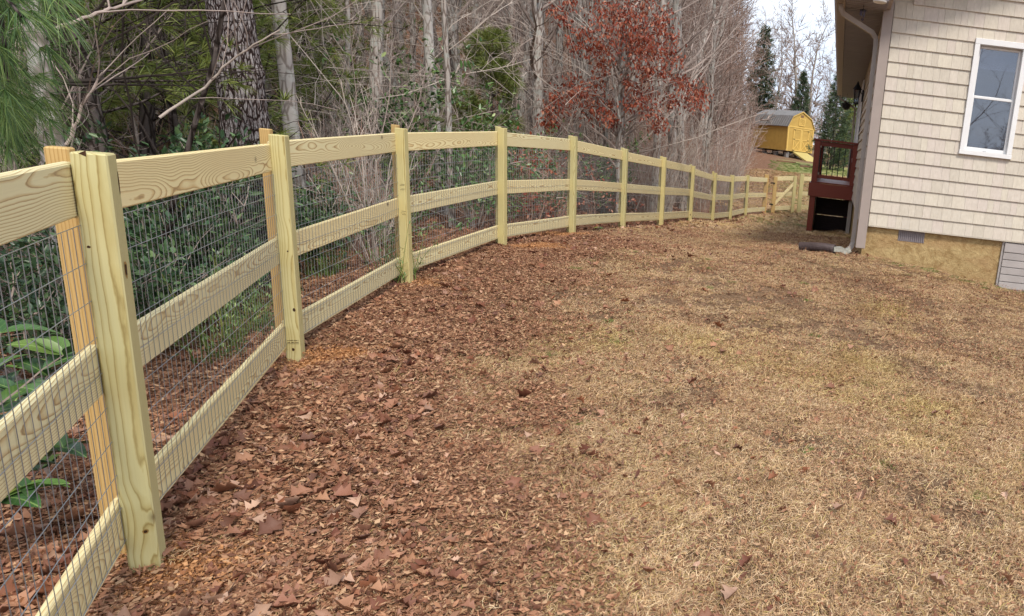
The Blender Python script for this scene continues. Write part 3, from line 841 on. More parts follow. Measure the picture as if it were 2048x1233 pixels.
# window
win = hb('window', [((WX0, -0.028, WZ0+0.055), (WX0+0.062, 0.10, WZ1-0.068)), ((WX1-0.062, -0.028, WZ0+0.055), (WX1, 0.10, WZ1-0.068)),
                    ((WX0, -0.028, WZ1-0.067), (WX1, 0.10, WZ1)), ((WX0-0.004, -0.036, WZ0), (WX1+0.004, 0.10, WZ0+0.054))], M['white'], bev=0.004)
zm = 2.335
def sash(z0, z1, y, st=0.028, br=0.04, name='sash'):
    x0, x1 = WX0+0.064, WX1-0.064
    return hb(name, [((x0, y, z0), (x0+st, y+0.03, z1)), ((x1-st, y, z0), (x1, y+0.03, z1)), ((x0+st+.001, y, z0), (x1-st-.001, y+0.03, z0+br)), ((x0+st+.001, y, z1-st), (x1-st-.001, y+0.03, z1))], M['white'], win, 0.003)
s1 = sash(WZ0+0.057, zm+0.02, 0.028); s2 = sash(zm-0.012, WZ1-0.07, 0.062)
hb('pane', [((WX0+0.085, 0.040, WZ0+0.09), (WX1-0.085, 0.044, zm))], M['glass'], s1)
hb('pane', [((WX0+0.085, 0.074, zm+0.01), (WX1-0.085, 0.078, WZ1-0.09))], M['glass'], s2)
hb('sash_lock', [((1.40, 0.012, WZ0+0.062), (1.445, 0.027, WZ0+0.078))], M['white'], s1, 0.003)
M['shade'] = plain('pale_roller_shade', (0.62, 0.63, 0.66), 0.8, 0.1, 0, 0.05)
hb('window_shade', [((WX0+0.07, 0.16, 2.72), (WX1-0.07, 0.165, 2.98)), ((WX0+0.07, 0.155, 2.69), (WX1-0.07, 0.17, 2.719))], M['shade'], win)
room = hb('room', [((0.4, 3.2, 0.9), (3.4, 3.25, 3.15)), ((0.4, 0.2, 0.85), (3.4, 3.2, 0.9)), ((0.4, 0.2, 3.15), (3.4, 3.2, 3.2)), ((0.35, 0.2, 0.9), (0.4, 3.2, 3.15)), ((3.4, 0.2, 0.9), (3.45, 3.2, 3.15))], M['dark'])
hb('curtain_rod', [((1.0, 1.6, 1.86), (1.9, 1.63, 1.88))], plain('tan_furniture', (0.35, 0.2, 0.1)), room)
# roof, soffit, fascia, gutter
OV, OVF, OVB = 0.50, 0.55, 0.05
rf = MB()
zt = ZE+0.16
def rz(x): return zt+PITCHR*(x+OV) if x < W_/2 else zt+PITCHR*(W_-x+OV)
for x0, x1 in ((-OV, W_/2), (W_/2, W_+OV)):
    a = [(x0, -OVF, rz(x0)), (x1, -OVF, rz(x1) if x1 != W_/2 else rz(W_/2-1e-6)), (x1, DPT+OVB, rz(x1) if x1 != W_/2 else rz(W_/2-1e-6)), (x0, DPT+OVB, rz(x0))]
    b = [(p[0], p[1], p[2]+0.05) for p in a]
    rf.add(a+b, [(0,3,2,1),(4,5,6,7),(0,1,5,4),(1,2,6,5),(2,3,7,6),(3,0,4,7)])
roof = rf.build('roof', M['shingle_roof'], house, HOUSE)
y = -OVF+0.02; 
while y < DPT+OVB-0.01:
    y2 = min(y+0.098, DPT+OVB)
    mb = MB(); dz = 0.0
    mb.bbox((-OV+0.02, y, ZE), (-0.0, y2-0.014, ZE+0.014), 0.003)
    mb.build('soffit_panel', M['soffit'], house, HOUSE)
    y += 0.10
hb('soffit_backing', [((-OV+0.022, -OVF+0.01, ZE+0.022), (0.05, DPT+OVB, ZE+0.04))], M['trim'])
hb('fascia', [((-OV-0.005, -OVF, ZE-0.012), (-OV+0.018, DPT+OVB, zt+0.02))], M['trim'])
gt = MB()
prof = [(0, 0.0), (-0.085, 0.0), (-0.115, 0.05), (-0.125, 0.115), (-0.118, 0.118), (-0.105, 0.055), (-0.08, 0.008), (0, 0.008)]
for y0, y1 in ((-OVF, DPT+OVB),):
    vs = [(-OV-0.007+px, y0, ZE+0.03+pz) for px, pz in prof]+[(-OV-0.007+px, y1, ZE+0.03+pz) for px, pz in prof]
    n = len(prof); gt.add(vs, [(i, (i+1) % n, (i+1) % n+n, i+n) for i in range(n)]+[tuple(range(n)), tuple(range(2*n-1, n-1, -1))])
gt.build('gutter', M['trim'], house, HOUSE)
# rake overhang on the gable front
rk = MB()
for s in (0, 1):
    for k in range(1):
        xa, xb = (-OV, W_/2) if s == 0 else (W_+OV, W_/2)
        za, zb = zt-0.16, zt-0.16+PITCHR*(W_/2+OV)
        rk.add([(xa, -OVF, za), (xb, -OVF, zb), (xb, -OVF, zb+0.2), (xa, -OVF, za+0.2), (xa, -OVF+0.03, za), (xb, -OVF+0.03, zb), (xb, -OVF+0.03, zb+0.2), (xa, -OVF+0.03, za+0.2)],
               [(0,1,2,3),(7,6,5,4),(0,4,5,1),(3,2,6,7)])
        xi = 0.0 if s == 0 else W_
        rk.add([(xa, -OVF+0.03, za+0.02), (xb, -OVF+0.03, zb+0.02), (xb, 0.03, zb+0.02), (xa, 0.03, za+0.02)], [(0,1,2,3)])
rk.build('rake_board', M['trim'], house, HOUSE)
# downspouts
def sweep_box(mb, P, w, d, updir=(0, 0, 1)):
    P = [np.array(p, float) for p in P]; n = len(P); vs = []
    for i, p in enumerate(P):
        t = (P[min(i+1, n-1)]-P[max(i-1, 0)]); t /= np.linalg.norm(t)
        u = np.cross(t, (0.0, 1.0, 0.001)); u /= np.linalg.norm(u); v_ = np.cross(t, u)
        for a, b_ in ((-1,-1),(1,-1),(1,1),(-1,1)): vs.append(p+u*a*w/2+v_*b_*d/2)
    fs = []
    for i in range(n-1):
        for j in range(4):
            k_ = (j+1) % 4; fs.append((i*4+j, i*4+k_, i*4+4+k_, i*4+4+j))
    fs += [(3,2,1,0), (n*4-4, n*4-3, n*4-2, n*4-1)]
    mb.add(vs, fs)
zg = 0.27
mb = MB()
sweep_box(mb, [(-0.53, 0.02, ZE+0.05), (-0.53, 0.03, ZE-0.02), (-0.50, 0.05, ZE-0.07), (-0.13, 0.16, ZE-0.22), (-0.075, 0.175, ZE-0.28), (-0.068, 0.175, ZE-0.36), (-0.066, 0.175, 0.52), (-0.068, 0.175, 0.40), (-0.085, 0.15, 0.335), (-0.13, 0.09, 0.305)], 0.055, 0.075)
mb.build('downspout', M['downspout'], house, HOUSE)
mb = MB()
sweep_box(mb, [(-0.53, DPT-0.1, ZE+0.05), (-0.52, DPT-0.1, ZE-0.06), (-0.10, DPT-0.1, ZE-0.26), (-0.06, DPT-0.1, ZE-0.34), (-0.06, DPT-0.1, 0.1)], 0.055, 0.075)
mb.build('downspout', M['downspout'], house, HOUSE)
# side door and window trim beyond the deck
dr = hb('side_door', [((-0.028, 6.1, 0.95), (-0.014, 6.98, 2.95))], M['white'])
hb('door_trim', [((-0.04, 5.98, 0.92), (-0.014, 6.099, 3.07)), ((-0.04, 6.981, 0.92), (-0.014, 7.10, 3.07)), ((-0.04, 6.1, 2.951), (-0.014, 6.98, 3.07))], M['white'], dr, 0.004)
sw = hb('side_window', [((-0.04, 8.2, 1.4), (-0.014, 8.3, 3.0)), ((-0.04, 9.3, 1.4), (-0.014, 9.4, 3.0)), ((-0.04, 8.301, 1.4), (-0.014, 9.299, 1.5)), ((-0.04, 8.301, 2.9), (-0.014, 9.299, 3.0))], M['white'])
hb('pane', [((-0.02, 8.301, 1.501), (-0.015, 9.299, 2.899))], M['glass'], sw)
# lantern on the side wall
lan = MB()
ly, lz = 5.6, 2.62
lan.box((-0.05, ly-0.05, lz-0.02), (-0.013, ly+0.05, lz+0.20))
lan.tube([(-0.05, ly, lz+0.12), (-0.10, ly, lz+0.20), (-0.15, ly, lz+0.20)], 0.011, 6)
lan.tube([(-0.15, ly, lz+0.36), (-0.15, ly, lz+0.33), (-0.15, ly, lz+0.30), (-0.15, ly, lz+0.20)], [0.004, 0.02, 0.03, 0.10], 8)
lan.tube([(-0.15, ly, lz-0.08), (-0.15, ly, lz-0.05)], [0.05, 0.06], 8, True)
for a in range(4):
    ca, sa = math.cos(a*math.pi/2+0.78), math.sin(a*math.pi/2+0.78)
    lan.tube([(-0.15+0.05*ca, ly+0.05*sa, lz-0.06), (-0.15+0.085*ca, ly+0.085*sa, lz+0.20)], 0.007, 4)
lan.tube([(-0.15, ly, lz-0.14), (-0.15, ly, lz-0.08)], [0.005, 0.03], 6)
lno = lan.build('wall_lantern', M['black'], house, HOUSE)
gl2 = MB(); gl2.tube([(-0.15, ly, lz-0.05), (-0.15, ly, lz+0.19)], [0.045, 0.078], 8); gl2.build('lantern_glass', M['glass'], lno, HOUSE)
# round vent light in the soffit and the dark ornament hanging beside it
mb = MB(); 
th = np.linspace(0, 2*math.pi, 25)[:-1]
for ra, rb, za, zb in ((0.0, 0.06, 0.012, 0.010), (0.06, 0.075, 0.010, 0.0), (0.075, 0.082, 0.0, 0.014)):
    vs = [(-0.10+ra*math.cos(t), -0.50+ra*math.sin(t), ZE-0.016+za) for t in th]+[(-0.10+rb*math.cos(t), -0.50+rb*math.sin(t), ZE-0.016+zb) for t in th]
    mb.add(vs, [(i, (i+1) % 24, (i+1) % 24+24, i+24) for i in range(24)])
mb.build('soffit_light', M['white'], house, HOUSE, smooth=True)
def wm(lp): return np.array(HOUSE @ Vector(lp))
ch0 = wm((-0.27, -0.20, ZE))
chime = MB()
chime.tube([(0,0,0),(0,0,-0.05)], 0.003, 4)
chime.tube([(0,0,-0.05),(0,0,-0.06)], [0.035, 0.04], 10, True)
co_ = chime.build('wind_chime', M['black'], None, Matrix.Translation(tuple(ch0)))
tag(co_, 'dark wind chime hanging from the eave beside the bent downspout', 'wind chime')
mb = MB()
for a in range(6):
    ca, sa = math.cos(a*1.047), math.sin(a*1.047)
    mb.tube([(0.03*ca, 0.03*sa, -0.06), (0.03*ca, 0.03*sa, -0.075-0.012*a)], 0.0055, 5)
mb.tube([(0,0,-0.06),(0,0,-0.15)], 0.0015, 3)
mb.tube([(0,0,-0.150),(0,0,-0.152),(0,0,-0.17)], [0.018, 0.02, 0.004], 8, True)
o = mb.mesh('chime_tube', plain('dark_purple_metal', (0.06, 0.05, 0.09), 0.4, 0.5, 0.5))
link('chime_tube', o, co_, Matrix.Translation(tuple(ch0)))
# hanging basket at the far eave
hb0 = wm((-0.33, DPT-1.2, ZE))
bk = MB(); bk.tube([(0,0,0),(0,0,-0.16)], 0.003, 4)
for a in range(3):
    bk.tube([(0,0,-0.1),(0.12*math.cos(a*2.09), 0.12*math.sin(a*2.09), -0.26)], 0.003, 3)
bk.tube([(0,0,-0.42),(0,0,-0.38),(0,0,-0.26),(0,0,-0.27)], [0.05, 0.10, 0.13, 0.10], 12, True)
bo = bk.build('hanging_basket', M['black'], None, Matrix.Translation(tuple(hb0)))
tag(bo, 'dark basket with withered stems hanging from the far end of the eave', 'hanging basket')
mb = MB()
for k in range(26):
    a = rng.uniform(0, 6.28); r_ = rng.uniform(0.05, 0.2); z = rng.uniform(-0.28, -0.05)
    mb.tube([(0, 0, -0.27), (r_*.5*math.cos(a), r_*.5*math.sin(a), -0.15+z*.3), (r_*math.cos(a), r_*math.sin(a), z-0.05)], [0.004, 0.003, 0.001], 3)
mb.build('stems', M['twig_dark'], bo, Matrix.Translation(tuple(hb0)))

# drain extension: corrugated pipe on the ground
pa = np.array([-0.60, 8.82]); pb_ = np.array([-0.14, 8.60])
pz = lambda x, y: g1(x, y)+0.062
mb = MB(); n = 48; P = []; rad = []
for i in range(n):
    t = i/(n-1); x = pa[0]+(pb_[0]-pa[0])*t; y = pa[1]+(pb_[1]-pa[1])*t + 0.03*math.sin(t*3.1)
    P.append((x, y, pz(x, y))); rad.append(0.054+0.008*math.cos(i*math.pi))
mb.tube(P, rad, 16)
mb.tube([P[1], P[0]], [0.05, 0.05], 16)
pp = mb.build('drain_pipe', M['pipe'], None, None, smooth=False)
tag(pp, 'dark brown corrugated drain pipe lying in the dry grass below the house corner', 'drain pipe')
mb = MB()
sweep_box(mb, [(-0.15, 8.605, pz(-0.15, 8.605)), (-0.06, 8.60, pz(-0.06, 8.6)+0.002), (0.0, 8.62, 0.285), (0.035, 8.67, 0.305)], 0.06, 0.08)
mb.build('adapter', plain('dirty_white_plastic', (0.36, 0.35, 0.30), 0.5, 0.3, 0, 0.4, 25), pp)

# ------------------------------------------------------------------ deck beside the house
DY = 14.5
dk = empty('deck', (-0.83, DY, -0.16), HYAW, 'small dark red stained deck with a baluster railing against the side of the house', 'deck')
DM = Matrix.Translation((-0.83, DY, 0)) @ Matrix.Rotation(HYAW, 4, 'Z')
def db(name, lo, hi, mat=None, bev=0.004, parent=None):
    mb = MB(); mb.bbox(lo, hi, bev); return mb.build(name, mat or M['stained'], parent or dk, DM)
DL = 3.0
for x in (0.0, 0.80):
    for y in (0.0, DL):
        if x == 0.8 and y == 0.0: db('post', (x-0.05, y-0.05, 0.62), (x+0.05, y+0.05, 1.76), M['stained_z'])
        else: db('post', (x-0.06, y-0.06, -0.75), (x+0.06, y+0.06, 1.76), M['stained_z'])
db('post', (0.78, 0.06, -0.75), (0.86, 0.14, 0.6), M['downspout'])
db('cap_rail', (-0.085, -0.085, 1.762), (0.88, 0.06, 1.80)); db('cap_rail', (-0.085, 0.062, 1.762), (0.06, DL+0.08, 1.80))
db('top_rail', (0.062, -0.02, 1.665), (0.748, 0.02, 1.755)); db('top_rail', (-0.02, 0.062, 1.665), (0.02, DL-0.062, 1.755))
db('bottom_rail', (0.062, -0.02, 1.005), (0.748, 0.02, 1.075)); db('bottom_rail', (-0.02, 0.062, 1.005), (0.02, DL-0.062, 1.075))
for k in range(6):
    x = 0.062+(k+0.6)*(0.686/6); db('baluster', (x-0.009, -0.009, 1.076), (x+0.009, 0.009, 1.664), M['black'], 0.001)
for k in range(26):
    y = 0.12+k*0.11; db('baluster', (-0.009, y-0.009, 1.076), (0.009, y+0.009, 1.664), M['black'], 0.001)
db('rim_board', (-0.09, -0.10, 0.62), (0.90, -0.062, 0.90)); db('rim_board', (-0.10, -0.06, 0.62), (-0.064, DL+0.1, 0.90))
for k in range(21):
    y = -0.06+k*0.146; db('deck_board', (-0.06, y, 0.902), (0.90, y+0.14, 0.928))
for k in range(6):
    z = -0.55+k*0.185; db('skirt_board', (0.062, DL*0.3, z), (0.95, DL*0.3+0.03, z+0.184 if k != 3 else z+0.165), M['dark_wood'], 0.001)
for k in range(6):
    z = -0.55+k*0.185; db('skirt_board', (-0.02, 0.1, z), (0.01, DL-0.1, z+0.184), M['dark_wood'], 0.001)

# ------------------------------------------------------------------ yellow barn shed on the rise
SD = 60.0
sc_ = atD((1572.5, 302), SD); zf = float(sc_[2])+0.02
wv, lv, th_ = 2.85, 5.4, R(38)
brg = math.atan2(sc_[0], sc_[1])
syaw = th_ - brg*1.0
SM = Matrix.Translation((float(sc_[0]), float(sc_[1]), zf)) @ Matrix.Rotation(th_-brg, 4, 'Z')
shed = empty('barn_shed', (float(sc_[0]), float(sc_[1]), zf), th_-brg, 'yellow barn style shed with a grey gambrel roof on the rise beyond the gate', 'shed')
def sb(name, boxes, mat, parent=None):
    mb = MB()
    for lo, hi in boxes: mb.box(lo, hi)
    return mb.build(name, mat, parent or shed, SM)
wh = 2.05
pr = [(0, 0), (wv, 0), (wv, wh), (wv-0.42, wh+0.80), (wv/2, wh+1.28), (0.42, wh+0.80), (0, wh)]
mb = MB(); n = len(pr)
mb.add([(x, 0, z) for x, z in pr]+[(x, lv, z) for x, z in pr], [tuple(range(n)), tuple(range(2*n-1, n-1, -1))]+[(i, i+n, (i+1) % n+n, (i+1) % n) for i in (0, 1, 6)])
mb.build('wall', M['shed_yellow'], shed, SM)
mb = MB()
rp = [(-0.10, wh-0.06), (0.40, wh+0.86), (wv/2, wh+1.36), (wv-0.40, wh+0.86), (wv+0.10, wh-0.06)]
for (xa, za), (xb, zb) in zip(rp[:-1], rp[1:]):
    v4 = [(xa, -0.08, za), (xb, -0.08, zb), (xb, lv+0.08, zb), (xa, lv+0.08, za)]
    mb.add(v4+[(x, y, z+0.04) for x, y, z in v4], [(0,3,2,1),(4,5,6,7),(0,1,5,4),(1,2,6,5),(2,3,7,6),(3,0,4,7)])
rfs = mb.build('roof', M['shed_roof'], shed, SM)
mb = MB()
for (xa, za), (xb, zb) in zip(rp[:-1], rp[1:]):
    L = math.hypot(xb-xa, zb-za); 
    for k in range(1, 18):
        y = -0.08+k*(lv+0.16)/18
        nx_, nz_ = -(zb-za)/L, (xb-xa)/L
        mb.add([(xa+nx_*.0, y-0.012, za+.045), (xb, y-0.012, zb+.045), (xb+nx_*.03, y, zb+.045+nz_*.03), (xa+nx_*.03, y, za+.045+nz_*.03), (xa, y+0.012, za+.045), (xb, y+0.012, zb+.045)], [(0,1,2,3),(3,2,5,4)])
mb.build('roof_ridge', M['shed_roof'], rfs, SM)
sb('trim', [((-0.02, -0.03, 0), (0.10, -0.003, wh)), ((wv-0.10, -0.03, 0), (wv+0.02, -0.003, wh)), ((0.101, -0.03, wh-0.06), (wv-0.101, -0.003, wh+0.05)), ((-0.03, -0.001, 0), (-0.003, 0.1, wh))], M['shed_trim'])
mb = MB()
for (xa, za), (xb, zb) in zip(rp[:-1], rp[1:]):
    mb.add([(xa, -0.085, za-0.09), (xb, -0.085, zb-0.09), (xb, -0.085, zb), (xa, -0.085, za), (xa, -0.05, za-0.09), (xb, -0.05, zb-0.09)], [(0,1,2,3),(0,4,5,1)])
mb.build('rake_trim', M['shed_trim'], shed, SM)
dcx = wv*0.52
for s in (0, 1):
    x0 = dcx-0.88+s*0.885; x1 = x0+0.87
    d_ = sb('door', [((x0, -0.025, 0.05), (x1, -0.004, wh-0.12))], M['shed_yellow'])
    sb('door_trim', [((x0, -0.05, 0.05), (x0+0.09, -0.027, wh-0.12)), ((x1-0.09, -0.05, 0.05), (x1, -0.027, wh-0.12)), ((x0+0.091, -0.05, 0.05), (x1-0.091, -0.027, 0.14)), ((x0+0.091, -0.05, wh-0.21), (x1-0.091, -0.027, wh-0.12)), ((x0+0.091, -0.05, 0.98), (x1-0.091, -0.027, 1.07))], M['shed_trim'], d_)
    for sg in (1, -1):
        mb = MB(); hl = math.hypot(0.69, 0.84)/2; an = math.atan2(0.84, 0.69)*sg
        mb.box((-hl, -0.012 if sg > 0 else -0.02, -0.035), (hl, 0.0, 0.035))
        mb.build('door_brace', M['shed_trim'], d_, SM @ Matrix.Translation(((x0+x1)/2, -0.028, 0.56)) @ Matrix.Rotation(an, 4, 'Y'))
    hx = x0 if s == 0 else x1-0.2
    sb('hinge', [((hx, -0.06, 1.78), (hx+0.2, -0.051, 1.83)), ((hx, -0.06, 1.0), (hx+0.2, -0.051, 1.05)), ((hx, -0.06, 0.08), (hx+0.2, -0.051, 0.13))], M['black'], d_)
ld = sb('loft_door', [((dcx-0.38, -0.025, wh+0.14), (dcx+0.30, -0.004, wh+0.78))], M['shed_yellow'])
sb('door_trim', [((dcx-0.38, -0.05, wh+0.14), (dcx-0.30, -0.027, wh+0.78)), ((dcx+0.22, -0.05, wh+0.14), (dcx+0.30, -0.027, wh+0.78)), ((dcx-0.299, -0.05, wh+0.14), (dcx+0.219, -0.027, wh+0.22)), ((dcx-0.299, -0.05, wh+0.70), (dcx+0.219, -0.027, wh+0.78))], M['shed_trim'], ld)
for sx in (0, 1):
    for sz in (0, 1):
        cxx = dcx-0.30+0.1+sx*0.32; czz = wh+0.32+sz*0.28
        mb = MB(); mb.box((-0.11, -0.02, -0.02), (0.11, 0.0, 0.02))
        mb.build('corner_brace', M['shed_trim'], ld, SM @ Matrix.Translation((cxx, -0.028, czz)) @ Matrix.Rotation(R(45)*(1 if sx != sz else -1), 4, 'Y'))
sb('gable_vent', [((wv/2-0.14, -0.03, wh+0.86), (wv/2+0.14, -0.003, wh+1.04))], M['timber'])
for kx in (0.1, wv-0.4):
    for ky in (0.1, 1.6, 3.3, lv-0.4):
        sb('block', [((kx, ky, -0.6), (kx+0.3, ky+0.3, -0.12))], M['block'])
sb('skid', [((0.1, 0.0, -0.12), (0.25, lv, -0.001)), ((wv-0.25, 0.0, -0.12), (wv-0.1, lv, -0.001))], M['dark_wood'])
# ramp
gfr = g1(float((SM @ Vector((dcx, -2.0, 0)))[0]), float((SM @ Vector((dcx, -2.0, 0)))[1])) - zf
mb = MB(); rl = math.hypot(2.0, gfr); mb.box((-0.8, -rl, -0.03), (0.8, 0, 0.0)); mb.box((-0.8, -rl*0.9, -0.13), (-0.74, -0.05, -0.031)); mb.box((0.74, -rl*0.9, -0.13), (0.8, -0.05, -0.031))
rmp = mb.build('wooden_ramp', M['ramp'], None, SM @ Matrix.Translation((dcx, -0.06, -0.01)) @ Matrix.Rotation(-math.atan2(gfr, 2.0)*1.0, 4, 'X'))
tag(rmp, 'fresh plywood ramp leading down from the yellow shed doors', 'ramp')
# landscape timbers on the slope in front of the shed
for i, (pA, pB, D) in enumerate((((1553, 321), (1592, 326), 50.0), ((1600, 331), (1622, 334), 46.0))):
    A_, B_ = atD(pA, D), atD(pB, D)
    A_[2] = g1(A_[0], A_[1])+0.05; B_[2] = g1(B_[0], B_[1])+0.05
    L = np.linalg.norm(B_-A_); mb = MB(); mb.bbox((-L/2, -0.07, -0.09), (L/2, 0.07, 0.06), 0.02)
    o = mb.build('landscape_timber', M['timber'], None, Matrix.Translation(tuple((A_+B_)/2)) @ Matrix.Rotation(yaw_of(A_, B_), 4, 'Z'))
    tag(o, ['brown timber lying across the grass slope below the shed floor', 'short brown timber lying on the slope right of the shed ramp'][i], 'timber')

# ------------------------------------------------------------------ trees
def unit(v): 
    v = np.asarray(v, float); return v/(np.linalg.norm(v)+1e-9)
def path(p, d, L, n, wander, g, up=0.0):
    """a wandering branch axis"""
    P = [np.asarray(p, float)]; d = unit(d); st = L/n
    for i in range(n):
        d = unit(d + g.normal(0, wander, 3) + np.array([0, 0, up]))
        P.append(P[-1]+d*st)
    return np.array(P)
def side_dir(t, ang, g, az=None):
    t = unit(t); a = g.uniform(0, 2*math.pi) if az is None else az
    u = unit(np.cross(t, (0.3, 0.9, 0.1))); w = np.cross(t, u)
    return unit(t*math.cos(ang)+(u*math.cos(a)+w*math.sin(a))*math.sin(ang))
def bare_tree_meshes(seed, H=9.0, r0=0.08, n1=16, n2=6, n3=5, lo=0.15, spread=0.33, mat_t='bark_grey', mat_c='twig', wander=0.05, sides=9, thick=1.0, tw=1.0):
    g = np.random.default_rng(seed)
    tr = MB(); cr = MB()
    n = 14
    P = path((0, 0, -0.3), (g.normal(0, .03), g.normal(0, .03), 1), H, n, wander, g, 0.06)
    spread = spread*(0.75 if thick < 1 else 1)
    rad = r0*(1-np.linspace(0, 1, n+1)**1.1*0.93); rad[0] *= 1.35
    tr.tube(P, rad, sides)
    def at(t):
        f = t*n; i = min(int(f), n-1); return P[i]+(P[i+1]-P[i])*(f-i), P[min(i+1, n)]-P[i], r0*(1-t**1.1*0.93)
    for k in range(n1):
        t = lo+(0.97-lo)*((k+g.uniform(0, .9))/n1)**1.0
        p, d, r = at(t)
        L = H*spread*(1.1-0.75*t)*g.uniform(0.55, 1.15)
        a = side_dir(d, g.uniform(0.6, 1.15), g)
        B = path(p, a, L, 7, 0.13, g, 0.05)
        rb = max(0.005, r*g.uniform(0.2, 0.38)*thick)
        cr.tube(B, np.linspace(rb, 0.004, 8), 5)
        for q in range(n2):
            i = g.integers(1, 7); pp = B[i]
            L2 = L*g.uniform(0.25, 0.55)*(1.1-i/9)
            B2 = path(pp, side_dir(B[i]-B[i-1], g.uniform(0.4, 1.0), g), L2, 4, 0.16, g, 0.04)
            cr.tube(B2, np.linspace(max(0.0035, rb*0.35), 0.002, 5)*tw, 3)
            for w in range(n3):
                j = g.integers(1, 5)
                B3 = path(B2[j], side_dir(B2[j]-B2[j-1], g.uniform(0.4, 1.0), g), g.uniform(0.12, 0.5)*min(1, L2), 2, 0.2, g, 0.03)
                cr.tube(B3, np.array([0.0026, 0.002, 0.001])*tw, 3)
    return tr.mesh('trunk', M[mat_t], True), cr.mesh('crown', M[mat_c])
def sapling_meshes(seed, H=4.5, r0=0.018, stems=1, n1=14, n2=5, mat='twig', lean=0.15):
    g = np.random.default_rng(seed)
    tr = MB(); cr = MB()
    for s in range(stems):
        a = g.uniform(0, 6.28); ln = g.uniform(0.02, lean)
        h = H*g.uniform(0.65, 1.0)
        P = path((0.05*math.cos(a)*(stems > 1), 0.05*math.sin(a)*(stems > 1), -0.1), (ln*math.cos(a), ln*math.sin(a), 1), h, 10, 0.07, g, 0.03)
        rr = r0*g.uniform(.6, 1)
        tr.tube(P, np.linspace(rr, 0.003, 11), 5)
        for k in range(n1):
            t = g.uniform(0.15, 0.95); i = min(int(t*10), 9); p = P[i]+(P[i+1]-P[i])*(t*10-i)
            L = h*0.28*(1.15-t)*g.uniform(0.5, 1.3)
            B = path(p, side_dir(P[i+1]-P[i], g.uniform(0.4, 1.0), g), L, 5, 0.13, g, 0.06)
            cr.tube(B, np.linspace(max(0.003, rr*0.4*(1-t*.6)), 0.0015, 6), 3)
            for q in range(n2):
                j = g.integers(1, 6)
                B2 = path(B[j], side_dir(B[j]-B[j-1], g.uniform(0.4, 0.9), g), L*g.uniform(0.2, 0.5), 3, 0.16, g, 0.03)
                cr.tube(B2, [0.0024, 0.0018, 0.0014, 0.0009], 3)
    return tr.mesh('stem', M[mat], False), cr.mesh('twigs', M[mat])
def leaf_quad(mb, p, d, nrm, L, w, tint, T):
    """a small pointed leaf: two folded halves"""
    d = unit(d); s = unit(np.cross(d, nrm)); u = np.cross(s, d)
    b = mb.add([p, p+d*L*0.35+s*w*0.5+u*w*0.15, p+d*L*0.75+s*w*0.36+u*w*.12, p+d*L, p+d*L*0.75-s*w*0.36+u*w*.12, p+d*L*0.35-s*w*0.5+u*w*0.15, p+d*L*0.4-u*w*0.04],
               [(0,1,6),(1,2,6),(2,3,6),(3,4,6),(4,5,6),(5,0,6)])
    T.extend([tint]*7)
def needle_tuft(mb, p, d, L, n, w, g, T, spread=0.55, droop=0.0):
    d = unit(d)
    for k in range(n):
        nd = unit(d + g.normal(0, spread, 3)); s = unit(np.cross(nd, g.normal(0, 1, 3)))*w*0.5
        m = p+nd*L*0.55*g.uniform(.85, 1.1); e = p+nd*L+np.array([0, 0, -droop*L])
        tn = g.uniform(0, 1)
        mb.add([p-s, p+s, m+s, m-s, e], [(0,1,2,3),(3,2,4)]); T.extend([tn]*5)
def put_tree(name, meshes, x, y, rz, sc, label, cat, group=None, lean=(0, 0), names=('trunk', 'crown')):
    z = g1(x, y)
    o = bpy.data.objects.new(name, None); COL.objects.link(o); o.empty_display_size = 0.1
    o.matrix_world = Matrix.Translation((x, y, z)) @ Matrix.Rotation(lean[0], 4, 'X') @ Matrix.Rotation(lean[1], 4, 'Y') @ Matrix.Rotation(rz, 4, 'Z') @ Matrix.Scale(sc, 4)
    tag(o, label, cat, group)
    for nm, m_ in zip(names, meshes):
        c = bpy.data.objects.new(nm, m_); COL.objects.link(c); c.parent = o
    return o
def on_px(px, py, D):
    p = atD((px, py), D); return float(p[0]), float(p[1])

TREES = [bare_tree_meshes(100+i, H=h, r0=r, n1=n1, lo=lo, mat_t=mt, mat_c=mc) for i, (h, r, n1, lo, mt, mc) in enumerate((
    (11, 0.075, 22, 0.10, 'bark_grey', 'twig'), (10, 0.055, 20, 0.12, 'bark_pale', 'twig_pale'), (12, 0.11, 20, 0.2, 'bark_grey', 'twig'),
    (9, 0.045, 22, 0.08, 'bark_grey', 'twig_pale'), (12, 0.09, 24, 0.15, 'bark_grey', 'twig'), (8, 0.035, 22, 0.08, 'bark_pale', 'twig_pale')))]
SAPS = [sapling_meshes(200+i, H=h, r0=r, stems=s, n1=n, mat=m_) for i, (h, r, s, n, m_) in enumerate((
    (4.5, 0.018, 1, 22, 'twig_pale'), (3.6, 0.013, 2, 16, 'twig'), (5.2, 0.022, 1, 26, 'twig'), (3.0, 0.010, 3, 12, 'twig_pale'), (4.0, 0.016, 2, 18, 'twig_dark')))]
BRUSH = [sapling_meshes(300+i, H=h, r0=0.009, stems=s, n1=9, n2=4, mat=m_, lean=0.45) for i, (h, s, m_) in enumerate((
    (2.4, 14, 'twig_red'), (2.0, 16, 'twig_red'), (2.8, 12, 'twig'), (1.7, 18, 'twig_red'), (2.3, 12, 'twig_pale')))]

